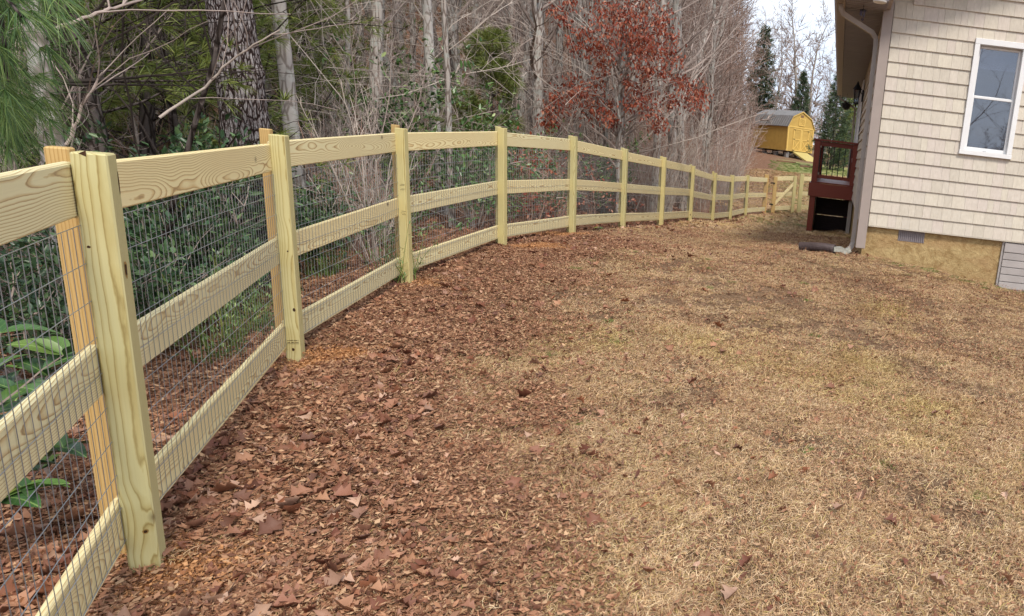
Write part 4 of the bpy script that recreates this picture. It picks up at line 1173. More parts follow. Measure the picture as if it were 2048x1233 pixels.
def px_of(x, y):
    X, Y, Z = x, y, 0.3
    cp, sp = math.cos(PITCH), math.sin(PITCH); a = Y*sp+Z*cp; b = -Y*cp+Z*sp; c, s = math.cos(ROLL), math.sin(ROLL)
    return CX+F_PX*(c*X+s*a)/-b
NTH = ('nearest', 'second', 'third', 'fourth', 'fifth', 'sixth', 'seventh', 'eighth', 'ninth', 'tenth', 'eleventh')
PPX = [240, 577, 810, 1003, 1147, 1249, 1326, 1384, 1428, 1464, 1494]
def where(x, y, s_, r_):
    p = px_of(x, y); D = math.hypot(x, y); k = sum(p > q for q in PPX)
    if k == 0: bay = 'beyond the left edge' if p < 0 else ('near the left edge' if p < 90 else ('just left of the nearest post' if p < 165 else 'right behind the nearest post'))
    elif k == 11: bay = 'beside the corner post'
    else:
        f = (p-PPX[k-1])/(PPX[k]-PPX[k-1])
        bay = ('just past the %s post' % NTH[k-1] if f < .34 else ('midway to the %s post' % NTH[k] if f < .67 else 'just before the %s post' % NTH[k]))
    dep = 'close to the fence' if D < 12 else ('a little way in' if D < 19 else ('well back in the woods' if D < 27 else 'deep in the woods'))
    return '%s, %s' % (bay, dep)

# --- the large rough-barked pine and other trees one can single out
g = np.random.default_rng(5)
def big_pine():
    tr = MB(); m = 28
    P = path((0, 0, -0.4), (0.0, 0.0, 1), 11, 26, 0.012, g, 0.05)
    for i in range(len(P)): P[i][0] -= 0.045*max(0, P[i][2])
    n = len(P)
    rad = np.interp(np.arange(n), [0, 2, 6, n-1], [0.19, 0.155, 0.135, 0.05])
    T = MB(); T.tube(P, rad, m)
    V = T.v[0].reshape(n, m, 3)
    # subdivide and displace into plates
    nn = 240; mm = 72
    zi = np.linspace(0, n-1, nn); out = np.zeros((nn, mm, 3))
    ctr = np.stack([np.interp(zi, np.arange(n), P[:, k]) for k in range(3)], 1); rr = np.interp(zi, np.arange(n), rad)
    a = np.arange(mm)*2*math.pi/mm
    zz = ctr[:, 2][:, None]; aa = a[None, :]
    ridge = np.abs(np.sin(aa*7+1.3*np.sin(zz*3.1+np.sin(aa*2)*1.5)+0.7*np.sin(zz*9+aa*3)))
    plate = 0.5+0.5*np.sin(zz*22+3*np.sin(aa*4)+1.5*np.sin(aa*9+zz*5))
    disp = 0.016*ridge**0.5*(0.75+0.25*plate)+0.004*np.sin(aa*23+zz*40)
    knob = 0.022*np.exp(-((zz-1.72)/0.05)**2)*(0.6+0.4*np.sin(aa*5))+0.05*np.exp(-((zz-2.95)/0.09)**2-((np.mod(aa-4.6+math.pi, 2*math.pi)-math.pi)/0.35)**2)
    R_ = rr[:, None]+disp+knob-0.01
    out[:, :, 0] = ctr[:, 0][:, None]+R_*np.cos(aa); out[:, :, 1] = ctr[:, 1][:, None]+R_*np.sin(aa); out[:, :, 2] = ctr[:, 2][:, None]
    B = MB(); idx = np.arange(nn*mm).reshape(nn, mm)
    f = np.stack([idx[:-1], np.roll(idx, -1, 1)[:-1], np.roll(idx, -1, 1)[1:], idx[1:]], -1).reshape(-1, 4)
    B.add(out.reshape(-1, 3), f.tolist())
    trunk = B.mesh('trunk', M['bark_pine'], True)
    cr = MB(); tt = []
    for k in range(26):
        h = g.uniform(4.0, 10.5); i = int((h+0.4)/11*26)
        bp = path(P[min(i, 26)], side_dir((0, 0, 1), g.uniform(1.1, 1.5), g), g.uniform(1.0, 2.3), 6, 0.1, g, 0.03)
        cr.tube(bp, np.linspace(0.03, 0.008, 7), 4); tt.extend([0.0]*28)
        for q in range(16):
            j = g.integers(2, 7); needle_tuft(cr, bp[j]+g.normal(0, 0.15, 3), bp[j]-bp[j-1], 0.14, 16, 0.004, g, tt)
    return trunk, cr.mesh('crown', M['needle'], tint=tt)
bx, by = on_px(513, 285, 7.2)
bp_ = big_pine()
put_tree('pine_tree', bp_, bx, by, 0, 1.0, 'large pine trunk with dark deeply furrowed bark behind the second fence bay', 'tree')

SING = [  # px, py, distance, variant (H, r0, mats), label
    (603, 300, 8.6, (9, 0.075, 12, 0.35, 'bark_pale', 'twig_pale'), 'slim pale straight trunk standing just right of the large furrowed pine', (0, 0)),
    (238, 290, 7.4, (9, 0.075, 14, 0.12, 'bark_dark', 'twig_dark'), 'dark trunk leaning left behind the first rail bay', (0, -0.10)),
    (100, 280, 5.6, (8, 0.055, 12, 0.2, 'bark_pale', 'twig_dark'), 'mottled pale trunk behind the tan back post of the nearest fence post', (0, -0.03)),
    (128, 280, 6.2, (8, 0.040, 10, 0.2, 'bark_dark', 'twig_dark'), 'thin dark trunk close beside the mottled pale one', (0, -0.02)),
    (300, 300, 6.0, (6, 0.018, 16, 0.12, 'bark_dark', 'twig_dark'), 'thin crooked black stem with level side branches', (0, 0)),
    (741, 250, 12.0, (12, 0.10, 16, 0.3, 'bark_grey', 'twig'), 'grey lichened trunk rising left of the third fence post', (0, 0)),
    (888, 250, 12.5, (12, 0.085, 18, 0.25, 'bark_pale', 'twig_pale'), 'pale grey trunk rising between the third and fourth fence posts', (0, 0)),
    (905, 330, 10.5, (8, 0.045, 16, 0.3, 'bark_grey', 'twig_pale'), 'slender grey trunk close in front of the pale one in the fourth bay', (0, 0.02)),
    (948, 250, 16.0, (12, 0.085, 18, 0.25, 'bark_grey', 'twig_pale'), 'grey trunk just left of the small green pine', (0, 0)),
    (1056, 230, 19.0, (13, 0.12, 18, 0.3, 'bark_grey', 'twig'), 'straight grey trunk between the small pine and the red leaved oak', (0, 0)),
    (540, 200, 13.0, (12, 0.085, 14, 0.3, 'bark_grey', 'twig'), 'grey trunk half hidden behind the right side of the large pine', (0, 0)),
    (672, 200, 15.0, (12, 0.08, 14, 0.3, 'bark_grey', 'twig_pale'), 'grey trunk in the gap between the slim pale trunk and the lichened one', (0, 0)),
]
for i, (px, py, D, a, lab, ln) in enumerate(SING):
    x, y = on_px(px, py, D)
    mm_ = bare_tree_meshes(400+i, H=a[0], r0=a[1], n1=a[2], lo=a[3], mat_t=a[4], mat_c=a[5], wander=0.03 if i != 4 else 0.13, thick=0.55)
    put_tree('bare_tree', mm_, x, y, g.uniform(0, 6), 1, lab, 'tree', None, ln)

# --- a forked pale dead branch leaning across the first bays
def limb(name, pts, r0, r1, mat, label, cat='branch', twigs=8, seed=0):
    gg = np.random.default_rng(seed); P = []
    pts = np.array(pts, float)
    for a, b in zip(pts[:-1], pts[1:]):
        for t in np.linspace(0, 1, 6)[:-1]: P.append(a+(b-a)*t+gg.normal(0, 0.003, 3))
    P.append(pts[-1]); P = np.array(P)
    mb = MB(); mb.tube(P, np.linspace(r0, r1, len(P)), 7)
    o = mb.build(name, M[mat]); tag(o, label, cat)
    t = MB()
    for k in range(twigs):
        i = gg.integers(2, len(P)-1)
        B = path(P[i], side_dir(P[i]-P[i-1], gg.uniform(0.4, 0.9), gg), gg.uniform(0.3, 1.0), 6, 0.14, gg, 0.04)
        t.tube(B, np.linspace(r1*0.9, 0.0015, 7), 4)
    t.build('twigs', M['twig' if mat != 'twig_dark' else 'twig_dark'], o)
    return o
limb('tree_limb', [atD((318, 236), 5.2), atD((410, 175), 5.2), atD((475, 110), 5.1), atD((560, 60), 5.0)], 0.007, 0.003, 'twig_pale', 'pale lichened limb slanting up in front of the large pine', twigs=7, seed=1)
limb('tree_limb', [atD((112, 58), 4.2), atD((180, 32), 4.3), atD((245, 12), 4.4), atD((330, -20), 4.6)], 0.007, 0.004, 'twig', 'pale limb crossing the pine needles at the top of the picture', twigs=5, seed=2)
limb('tree_limb', [atD((110, 165), 5.4), atD((220, 158), 5.6), atD((330, 152), 5.8), atD((440, 135), 6.0)], 0.012, 0.003, 'twig_dark', 'long level dark branch, the upper of two crossing toward the large pine', twigs=9, seed=3)
limb('tree_limb', [atD((110, 168), 5.4), atD((230, 170), 5.6), atD((390, 170), 5.9)], 0.010, 0.003, 'twig_dark', 'shorter level dark branch just under the long one', twigs=7, seed=4)
limb('tree_limb', [atD((135, 290), 5.0), atD((165, 210), 5.0), atD((205, 145), 5.0)], 0.007, 0.003, 'twig', 'thin pale sapling stem slanting up behind the nearest post', twigs=6, seed=5)

# --- pines with long needles
def pine_meshes(seed, H=6.0, r0=0.07, n1=26, tufts=12, nn=18, nl=0.13, mat='needle_olive', lo=0.10, w=0.005, spread=0.40):
    g = np.random.default_rng(seed); tr = MB(); cr = MB(); T = []; br = MB()
    P = path((0, 0, -0.3), (0, 0, 1), H, 12, 0.03, g, 0.05)
    tr.tube(P, r0*(1-np.linspace(0, 1, 13)*0.92), 8)
    for k in range(n1):
        t = lo+(0.98-lo)*(k+g.uniform(0, 1))/n1; i = min(int(t*12), 11); p = P[i]+(P[i+1]-P[i])*(t*12-i)
        L = H*spread*(1.08-t)*g.uniform(0.7, 1.2)
        B = path(p, side_dir((0, 0, 1), g.uniform(1.0, 1.45), g), L, 6, 0.09, g, 0.05)
        tr.tube(B, np.linspace(0.012, 0.004, 7), 4)
        for q in range(tufts):
            f = g.uniform(0.25, 1.0)*6; j = min(int(f), 5); c = B[j]+(B[j+1]-B[j])*(f-j)
            dd = side_dir(B[j+1]-B[j], g.uniform(0.2, 0.9), g); e = c+dd*g.uniform(0.05, 0.28)
            needle_tuft(cr, e, dd, nl*g.uniform(.8, 1.2), nn, w, g, T, 0.6, 0.15)
    return tr.mesh('trunk', M['bark_dark'], True), cr.mesh('crown', M[mat], tint=T)
PINES = [pine_meshes(500, 6.5, 0.06, 36, 16, 20), pine_meshes(501, 5.0, 0.05, 32, 16, 20), pine_meshes(502, 8.0, 0.07, 40, 17, 18)]
pine_spots = [(60, 250, 8.5, 0), (175, 250, 9.5, 1), (280, 250, 8.8, 2), (385, 250, 11.0, 0), (-60, 250, 7.0, 2), (330, 260, 13.0, 2), (560, 250, 12.0, 1), (120, 250, 13.0, 0), (225, 250, 16.0, 2), (470, 250, 15.5, 0), (20, 260, 12.0, 2), (640, 240, 19.0, 2), (860, 230, 24, 2), (350, 250, 9.6, 1), (455, 250, 12.5, 1), (140, 250, 7.6, 1), (520, 250, 10.2, 0), (90, 250, 10.8, 2), (250, 250, 11.5, 0), (585, 250, 15, 2), (400, 250, 12.5, 2)]
for i, (px, py, D, v) in enumerate(pine_spots):
    x, y = on_px(px, py, D)
    put_tree('pine_tree', PINES[v], x, y, i*1.7, g.uniform(0.85, 1.15), 'olive green young pine '+where(x, y, 0, 0), 'pine tree', 'young pines in the woods')
x, y = on_px(985, 250, 14.5)
put_tree('pine_sapling', pine_meshes(510, 3.3, 0.03, 40, 16, 26, 0.17, 'needle_olive', 0.04, 0.007, 0.34), x, y, 0.4, 1.0, 'bushy bright green pine sapling above the fourth fence post', 'pine tree')
# near pine with long drooping needles at the upper left
gn = np.random.default_rng(77)
px0 = atD((-260, 200), 4.6); zb = g1(px0[0], px0[1])
np_root = empty('pine_tree', (px0[0], px0[1], zb), 0, 'near pine whose long green needles hang into the upper left corner', 'pine tree')
tb = MB(); tb.tube([(px0[0], px0[1], zb-0.3), (px0[0], px0[1], zb+3), (px0[0]+0.1, px0[1], zb+7)], [0.10, 0.085, 0.03], 10)
nb = MB(); nT = []
for (ax, ay, D, L) in ((60, 40, 3.3, 1), (40, 100, 3.2, 1), (30, 150, 3.4, 1), (20, 20, 3.0, 1), (10, 200, 3.7, .9), (60, 280, 4.2, .8), (15, 300, 4.0, .9), (-30, 60, 3.1, 1), (-40, 140, 3.3, 1), (80, -40, 3.2, 1), (60, 230, 4.4, .8)):
    e = atD((ax, ay), D); s = np.array([px0[0], px0[1], e[2]+0.1])
    B = np.array([s+(e-s)*t+np.array([0, 0, 0.25*math.sin(t*3.14)])+gn.normal(0, 0.02, 3) for t in np.linspace(0, 1, 9)])
    tb.tube(B, np.linspace(0.02, 0.004, 9), 5)
    for q in range(24):
        f = gn.uniform(0.55, 1.0)*8; j = min(int(f), 7); c = B[j]+(B[j+1]-B[j])*(f-j)
        dd = side_dir(B[j+1]-B[j], gn.uniform(0.1, 0.9), gn); e2 = c+dd*gn.uniform(0.02, 0.22)
        dd = unit(dd+np.array([0, 0, -0.35]))
        needle_tuft(nb, e2, dd, 0.13*L*gn.uniform(.8, 1.15), 24, 0.0020, gn, nT, 0.38, 0.18)
tb.build('trunk', M['bark_dark'], np_root, smooth=True)
nb.build('crown', M['needle'], np_root, tint=nT)

# --- broadleaf evergreen shrubs
def shrub_meshes(seed, H=1.6, Rr=0.7, n=900, L=0.085, mat='laurel', stems=9):
    g = np.random.default_rng(seed); st = MB(); lv = MB(); T = []
    for s in range(stems):
        a = g.uniform(0, 6.28); P = path((0, 0, -0.1), (0.5*math.cos(a), 0.5*math.sin(a), 1), H*g.uniform(.7, 1.1), 7, 0.14, g, 0.05)
        st.tube(P, np.linspace(0.012, 0.003, 8), 4)
        for b_ in range(10):
            i = g.integers(2, 8); B = path(P[i], side_dir(P[i]-P[i-1], g.uniform(.4, 1.1), g), Rr*g.uniform(.3, .8), 4, 0.15, g, 0.05)
            st.tube(B, np.linspace(0.005, 0.002, 5), 3)
            for q in range(max(1, n//(stems*10))):
                j = g.integers(1, 5); c = B[j]+g.normal(0, 0.03, 3)
                d = side_dir(B[j]-B[j-1], g.uniform(0.5, 1.2), g); d = unit(d+np.array([0, 0, -0.1]))
                ll = L*g.uniform(0.6, 1.25)
                leaf_quad(lv, c, d, unit(np.array([0, 0, 1])+g.normal(0, 0.45, 3)), ll, ll*0.38, float(np.clip(g.normal(0.45, 0.25), 0, 1)), T)
    return st.mesh('stem', M['twig'], False), lv.mesh('foliage', M[mat], True, T)
SHR = [shrub_meshes(600, 1.9, 0.9, 1500, 0.085, 'laurel'), shrub_meshes(601, 1.5, 0.8, 1300, 0.08, 'laurel'), shrub_meshes(602, 1.5, 0.9, 2600, 0.078, 'laurel_dark'), shrub_meshes(603, 1.2, 0.8, 2200, 0.075, 'laurel_dark')]
shr_spots = [(810, 330, 11.2, 0, 1.15), (875, 330, 12.4, 0, 1.05), (950, 350, 10.4, 1, 1.0), (1020, 360, 12.2, 1, 0.95), (1075, 370, 12.6, 1, 0.85), (1180, 350, 14.5, 0, 0.8), (720, 400, 8.6, 1, 0.5),
             (780, 420, 8.6, 1, 0.55), (1010, 420, 10.8, 1, 0.6), (1110, 420, 12.2, 1, 0.5)]
for i, (px, py, D, v, s_) in enumerate(shr_spots):
    x, y = on_px(px, py, D)
    put_tree('laurel_shrub', SHR[v], x, y, i*2.1, s_, ('broad' if s_ > .9 else 'low')+' glossy green laurel shrub '+where(x, y, 0, 0), 'shrub', 'laurel shrubs behind the middle bays', names=('stem', 'foliage'))
dk_spots = [(300, 470, 6.2, 2, 0.72), (380, 470, 6.6, 2, 0.8), (450, 460, 7.2, 3, 0.95), (520, 450, 7.6, 2, 0.75), (240, 500, 5.6, 3, 0.75), (330, 540, 6.0, 3, 0.7), (30, 420, 5.0, 2, 0.55), (110, 440, 5.3, 3, 0.6), (420, 520, 7.0, 3, 0.75), (640, 440, 8.8, 3, .7)]
for i, (px, py, D, v, s_) in enumerate(dk_spots):
    x, y = on_px(px, py, D)
    put_tree('evergreen_shrub', SHR[v], x, y, i*1.3, s_, ('broad' if s_ > .74 else 'small')+' dark bluish green shrub '+where(x, y, 0, 0), 'shrub', 'dark shrubs behind the near bays', names=('stem', 'foliage'))
# fine upright green sprigs (privet-like) seen through the near wire
def sprig_meshes(seed, H=0.5, n=26):
    g = np.random.default_rng(seed); st = MB(); lv = MB(); T = []
    for s in range(n):
        a = g.uniform(0, 6.28); P = path((g.normal(0, .05), g.normal(0, .05), -0.02), (0.35*math.cos(a), 0.35*math.sin(a), 1), H*g.uniform(.5, 1.1), 5, 0.12, g, 0.05)
        st.tube(P, np.linspace(0.003, 0.001, 6), 3)
        for q in range(14):
            i = g.integers(1, 6); leaf_quad(lv, P[i]+g.normal(0, .01, 3), side_dir(P[i]-P[i-1], 0.9, g), (0, 0, 1), 0.035, 0.008, g.uniform(.3, 1), T)
    return st.mesh('stem', M['green_blade'], False, np.full(sum(len(a) for a in st.v), .4)), lv.mesh('foliage', M['laurel'], True, T)
SPR = sprig_meshes(620)
for i, (px, py, D) in enumerate(((440, 740, 4.9), (450, 700, 5.2), (530, 650, 5.6), (640, 540, 7.2), (650, 560, 7.0), (800, 560, 6.35), (520, 660, 5.4))):
    x, y = on_px(px, py, D)
    put_tree('leafy_sprig', SPR, x, y, i*2.0, 0.85+0.3*(i % 2), 'feathery green plant '+where(x, y, 0, 0), 'plant', 'feathery plants in the leaf litter', names=('stem', 'foliage'))

# --- broad leaved seedlings whose leaves can be picked apart
def broad_leaf_mesh(asp=0.42):
    vs = []; fs = []; n = 9
    for i in range(n+1):
        t = i/n; w = asp*0.5*math.sin(math.pi*min(1, t**0.8*0.98+0.01))**0.8 if 0 < i < n else 0.004
        z = 0.10*math.sin(t*2.6)-0.16*t*t
        vs += [(-w, t, z+w*0.35), (-w*0.5, t, z+w*0.10), (0, t, z), (w*0.5, t, z+w*0.10), (w, t, z+w*0.35)]
    for i in range(n):
        for j in range(4):
            a = i*5+j; fs.append((a, a+1, a+6, a+5))
    b = MB(); b.add(vs, fs); return b.mesh('leaf', M['big_leaf'], True)
LEAFM = [broad_leaf_mesh(0.46), broad_leaf_mesh(0.38), broad_leaf_mesh(0.54)]
def on_ground(px, py):
    d = ray((px, py)); t = 1.0
    for it in range(14):
        q = np.array([0, 0, CAMZ])+d*t; t *= (CAMZ-g1(q[0], q[1]))/max(1e-6, CAMZ-q[2])
    q = np.array([0, 0, CAMZ])+d*t; return float(q[0]), float(q[1])
def leafy(px, py, D, label, nl, L, H, seed, zoff=0.0, spread=0.12):
    g = np.random.default_rng(seed); x, y = on_px(px, py, D) if D else on_ground(px, py); z = g1(x, y)
    root = empty('broadleaf_seedling', (x, y, z), 0, label, 'plant')
    st = MB(); P = path((0, 0, -0.02), (g.normal(0, .15), g.normal(0, .15), 1), H, 6, 0.12, g, 0.03)
    st.tube(P, np.linspace(0.006, 0.003, 7), 5)
    ends = [P]
    if H > 0.5:
        for b_ in range(int(H*7)):
            i = g.integers(1, 6); B = path(P[i], side_dir(P[i]-P[i-1], g.uniform(.5, 1.1), g), spread*g.uniform(.7, 1.6), 4, 0.12, g, 0.03); st.tube(B, np.linspace(0.004, 0.002, 5), 4); ends.append(B)
    st.build('stem', M['twig'], root, Matrix.Translation((x, y, z)))
    for k in range(nl):
        B = ends[g.integers(0, len(ends))]; i = g.integers(max(1, len(B)-4), len(B))
        a = k*2.4+g.uniform(-.4, .4); el = g.uniform(-0.25, 0.5)
        Mx = Matrix.Translation((x, y, z)) @ Matrix.Translation(tuple(B[i])) @ Matrix.Rotation(a, 4, 'Z') @ Matrix.Rotation(el, 4, 'X') @ Matrix.Rotation(g.uniform(-.4, .4), 4, 'Y') @ Matrix.Scale(L*g.uniform(.75, 1.15), 4)
        link('leaf', LEAFM[k % 3], root, Mx)
leafy(70, 1130, 0, 'low seedling with broad oval green leaves behind the wire left of the nearest post', 9, 0.105, 0.10, 1)
leafy(55, 1205, 0, 'second low broad leaved seedling, nearest the bottom left corner', 6, 0.09, 0.06, 2)
leafy(30, 900, 3.3, 'tall leafy shrub filling the wire panel at the left edge', 52, 0.115, 0.75, 3, spread=0.22)
leafy(-70, 940, 2.9, 'leafy shrub cut by the left edge of the picture, in front of the tall one', 46, 0.115, 0.75, 4, spread=0.22)
leafy(95, 860, 3.5, 'leafy shrub close behind the tan back post', 42, 0.10, 0.5, 5, spread=0.18)
leafy(75, 1040, 0, 'thin vine like seedling with a few pale green leaves under the middle rail', 8, 0.08, 0.26, 6)
leafy(150, 950, 0, 'seedling with one yellow green leaf beside the tan back post', 5, 0.07, 0.22, 7)
leafy(505, 675, 0, 'small light green seedling left of the second fence post', 9, 0.07, 0.16, 8)
leafy(868, 545, 6.9, 'small weed with curled leaves against the bottom rail of the fourth bay', 7, 0.06, 0.16, 9)
leafy(1200, 458, 10.1, 'tiny dark green weed at the foot of the bottom rail before the sixth post', 8, 0.06, 0.10, 10)

# --- the oak that kept its red leaves
OD = 14.0
ox, oy = on_px(1243, 330, OD); oz = g1(ox, oy)
go_ = np.random.default_rng(31)
oak = empty('oak_tree', (ox, oy, oz), 0, 'small oak still holding its rust red leaves in front of the bare woods', 'tree')
ot = MB(); oc = MB(); ol = MB(); oT = []
base = np.array([ox, oy, oz-0.3])
tp = [base]+[atD(p, OD) for p in ((1240, 330), (1243, 230), (1243, 150), (1250, 90), (1262, 20), (1268, -60), (1275, -160))]
tp = np.array(tp); tt_ = np.linspace(0, len(tp)-1, 24)
TP = np.stack([np.interp(tt_, np.arange(len(tp)), tp[:, k]) for k in range(3)], 1)+go_.normal(0, 0.015, (24, 3))
ot.tube(TP, np.linspace(0.085, 0.012, 24), 9)
fork = np.array([atD(p, OD-0.3) for p in ((1240, 245), (1232, 190), (1222, 130), (1215, 85), (1180, 60), (1145, 30))])
ot.tube(fork, np.linspace(0.035, 0.008, 6), 6)
blobs = [(1170,75,22),(1200,65,20),(1225,60,24),(1250,45,22),(1280,60,24),(1300,75,20),(1240,90,22),(1262,80,20),(1310,45,14),(1330,30,14),(1200,10,16),(1235,15,16),(1260,30,18),(1290,15,18),(1145,90,10),(1165,65,10),(1180,95,12),
         (1200,120,12),(1205,140,12),(1230,115,8),(1290,95,20),(1310,110,22),(1330,95,18),(1345,75,12),(1350,120,14),(1275,130,14),(1285,150,12),(1300,140,10),(1145,165,14),(1130,190,20),(1155,195,22),(1175,205,20),(1195,215,22),(1210,230,14),
         (1120,215,18),(1105,240,14),(1090,250,12),(1165,180,12),(1190,165,12),(1225,205,8),(1265,185,16),(1280,195,18),(1300,185,14),(1265,205,14),(1300,220,16),(1320,235,16),(1315,255,10),(1350,160,10),(1365,165,14),(1385,175,18),(1400,185,14),
         (1375,200,18),(1395,205,14),(1345,195,10),(1340,210,8),(1110,20,12),(1125,35,10),(1140,5,12),(1225,245,10),(1255,165,8),(1325,145,10),(1210,100,14),(1270,100,16),(1300,-20,20),(1240,-30,20),(1190,-25,18),(1095,215,8),(1110,195,8),(1225,30,14),(1280,85,16),(1325,60,10)]
for (bx_, by_, br) in blobs:
    c = atD((bx_, by_), OD+go_.normal(0, 0.45)); rr = br*OD/1350*1.05
    # attach to the trunk lower down
    k = int(np.argmin(np.abs(TP[:, 2]-(c[2]-0.5*np.hypot(*(c-TP[12])[:2])-0.1)))); s = TP[max(3, k)]
    B = np.array([s+(c-s)*t+np.array([0, 0, 0.10*math.sin(t*3.1)])+go_.normal(0, 0.02, 3) for t in np.linspace(0, 1, 8)])
    oc.tube(B, np.linspace(0.018, 0.004, 8), 5)
    for q in range(4):
        B2 = path(B[go_.integers(4, 8)], side_dir(B[-1]-B[-2], 0.8, go_), rr*1.3, 4, .15, go_, 0.02); oc.tube(B2, np.linspace(.004, .0015, 5), 3)
    for q in range(int(14+br*4.6)):
        p = c+go_.normal(0, rr*0.7, 3)*np.array([1, 1, .85])
        d = unit(go_.normal(0, 0.5, 3)+np.array([0, 0, -0.8]))
        leaf_quad(ol, p, d, go_.normal(0, 1, 3), go_.uniform(0.05, 0.09), go_.uniform(.022, .042), float(np.clip(go_.normal(.45, .28), 0, 1)), oT)
OI = Matrix.Identity(4)
ot.build('trunk', M['bark_grey'], oak, OI, True); oc.build('branches', M['twig'], oak, OI); ol.build('crown', M['oak_red'], oak, OI, tint=oT)
# small brush with a few held red leaves low in the woods
def redbrush(seed):
    g = np.random.default_rng(seed); s1, s2 = sapling_meshes(seed, 1.5, 0.01, 4, 9, 3, 'twig_red', 0.4)
    lv = MB(); T = []
    for c in range(9):
        cc = np.array([g.normal(0, .35), g.normal(0, .35), g.uniform(.2, 1.4)])
        for q in range(14): leaf_quad(lv, cc+g.normal(0, .08, 3), unit(g.normal(0, .6, 3)+np.array([0, 0, -.6])), g.normal(0, 1, 3), .07, .035, g.uniform(0, 1), T)
    return s1, s2, lv.mesh('dead_leaves', M['oak_red'], tint=T)
RB = redbrush(640)
for i, (px, py, D) in enumerate(((1045, 400, 11.0), (1085, 400, 11.6), (1110, 420, 11.4), (1060, 440, 10.4), (1190, 400, 13.0), (1150, 260, 17), (1090, 250, 18), (690, 250, 14))):
    x, y = on_px(px, py, D)
    put_tree('oak_sapling', RB, x, y, i*1.1, 0.9, 'thin oak sapling with scattered rust leaves '+where(x, y, 0, 0), 'sapling', 'oak saplings holding red leaves', names=('stem', 'crown', 'dead_leaves'))

# --- bare woods: trees one by one, nearest first
gt_ = np.random.default_rng(11)
def free_of_view(x, y):
    if float(fence_side([x], [y])[0]) >= -0.7: return False
    p = px_of(x, y); D = math.hypot(x, y)
    if 60 < p < 380 and D < 9.5: return False
    if 380 <= p < 640 and D < 12.5: return False
    if 740 < p < 1085 and D < 14.8: return False
    if 1080 <= p < 1425 and D < 15.0: return False
    return True
placed = []
def scatter_trees(n, brg0, brg1, d0, d1, variants, name, label, cat, group, smin, smax, mind, names=('trunk', 'crown'), power=1.0, lean_=0.05):
    c = 0; tries = 0
    while c < n and tries < n*40:
        tries += 1
        b = R(gt_.uniform(brg0, brg1)); D = d0+(d1-d0)*gt_.uniform()**power
        x, y = D*math.sin(b), D*math.cos(b)
        if not free_of_view(x, y): continue
        if any((x-a)**2+(y-b_)**2 < mind*mind for a, b_ in placed): continue
        placed.append((x, y)); c += 1
        v = variants[gt_.integers(0, len(variants))]
        ss = gt_.uniform(smin, smax)
        size = 'small ' if ss < smin+(smax-smin)*.33 else ('tall ' if ss > smin+(smax-smin)*.67 else '')
        put_tree(name, v, x, y, gt_.uniform(0, 6.28), ss, size+label+' '+where(x, y, 0, 0), cat, group, (gt_.normal(0, lean_), gt_.normal(0, lean_)), names)
scatter_trees(26, -36, -13, 15.2, 22, [TREES[2], TREES[0], TREES[4]], 'bare_tree', 'stout bare grey tree', 'tree', 'stout bare trees in the woods', 1.0, 1.35, 1.1)
scatter_trees(110, -58, -12, 10, 34, TREES, 'bare_tree', 'bare grey tree', 'tree', 'bare trees in the woods', 0.8, 1.25, 0.7)
scatter_trees(150, -60, -10, 6.0, 20, SAPS, 'sapling', 'thin bare sapling', 'sapling', 'bare saplings in the understory', 0.7, 1.2, 0.4, ('stem', 'crown'), 1.0, 0.16)
placed = []
scatter_trees(100, -26, -9.6, 12, 30, BRUSH, 'brush_shrub', 'reddish bare brush', 'shrub', 'bare brush along the woods edge', 0.8, 1.25, 0.5, ('stem', 'crown'), 1.0)
scatter_trees(34, -11, -9.2, 25, 52, BRUSH, 'brush_shrub', 'reddish bare brush', 'shrub', 'bare brush along the woods edge', 1.0, 1.7, 0.5, ('stem', 'crown'), 1.0)
scatter_trees(26, -48, -26, 7.5, 13, BRUSH, 'brush_shrub', 'shaded bare brush', 'shrub', 'low brush in the near woods', 0.5, 0.9, 0.5, ('stem', 'crown'))
scatter_trees(22, -14, -11.4, 26, 60, TREES, 'bare_tree', 'bare tree at the woods edge', 'tree', 'bare trees at the end of the woods', 0.7, 1.1, 0.8)
# far woods that read as one mass
pts = []; rots = []; scl = []; idx = []
while len(pts) < 760:
    b = R(gt_.uniform(-62, -10.5)); D = gt_.uniform(32, 85); x, y = D*math.sin(b), D*math.cos(b)
    if D > 66 and math.degrees(b) > -10 and gt_.uniform() < .5: continue
    pts.append((x, y, 0)); rots.append((gt_.normal(0, .03), gt_.normal(0, .03), gt_.uniform(0, 6.28))); scl.append(gt_.uniform(.8, 1.25)); idx.append(gt_.integers(0, 12))
pts = np.array(pts); pts[:, 2] = gz(pts[:, 0], pts[:, 1])
srcs = []
for t_, c_ in TREES: srcs += [t_, c_]
tree_pair = []
def joined(t_, c_):
    nm = bpy.data.meshes.new('woods_tree')
    va = np.empty(len(t_.vertices)*3); t_.vertices.foreach_get('co', va); vb = np.empty(len(c_.vertices)*3); c_.vertices.foreach_get('co', vb)
    fa = [tuple(p.vertices) for p in t_.polygons]; off = len(t_.vertices); fb = [tuple(i+off for i in p.vertices) for p in c_.polygons]
    nm.from_pydata(np.concatenate([va, vb]).reshape(-1, 3).tolist(), [], fa+fb)
    nm.materials.append(c_.materials[0]); return nm
JT = [joined(*bare_tree_meshes(750+i, H=h, r0=r, n1=28, n2=8, n3=6, lo=0.06, mat_c=mc, sides=6, tw=2.6)) for i, (h, r, mc) in enumerate(((11, .08, 'twig_far'), (9, .05, 'twig'), (12, .1, 'twig_far'), (10, .06, 'twig_red')))]
scatter('far_woods', pts, rots, scl, np.array(idx) % 4, JT, 'bare grey woods covering the hillside far behind the fence')

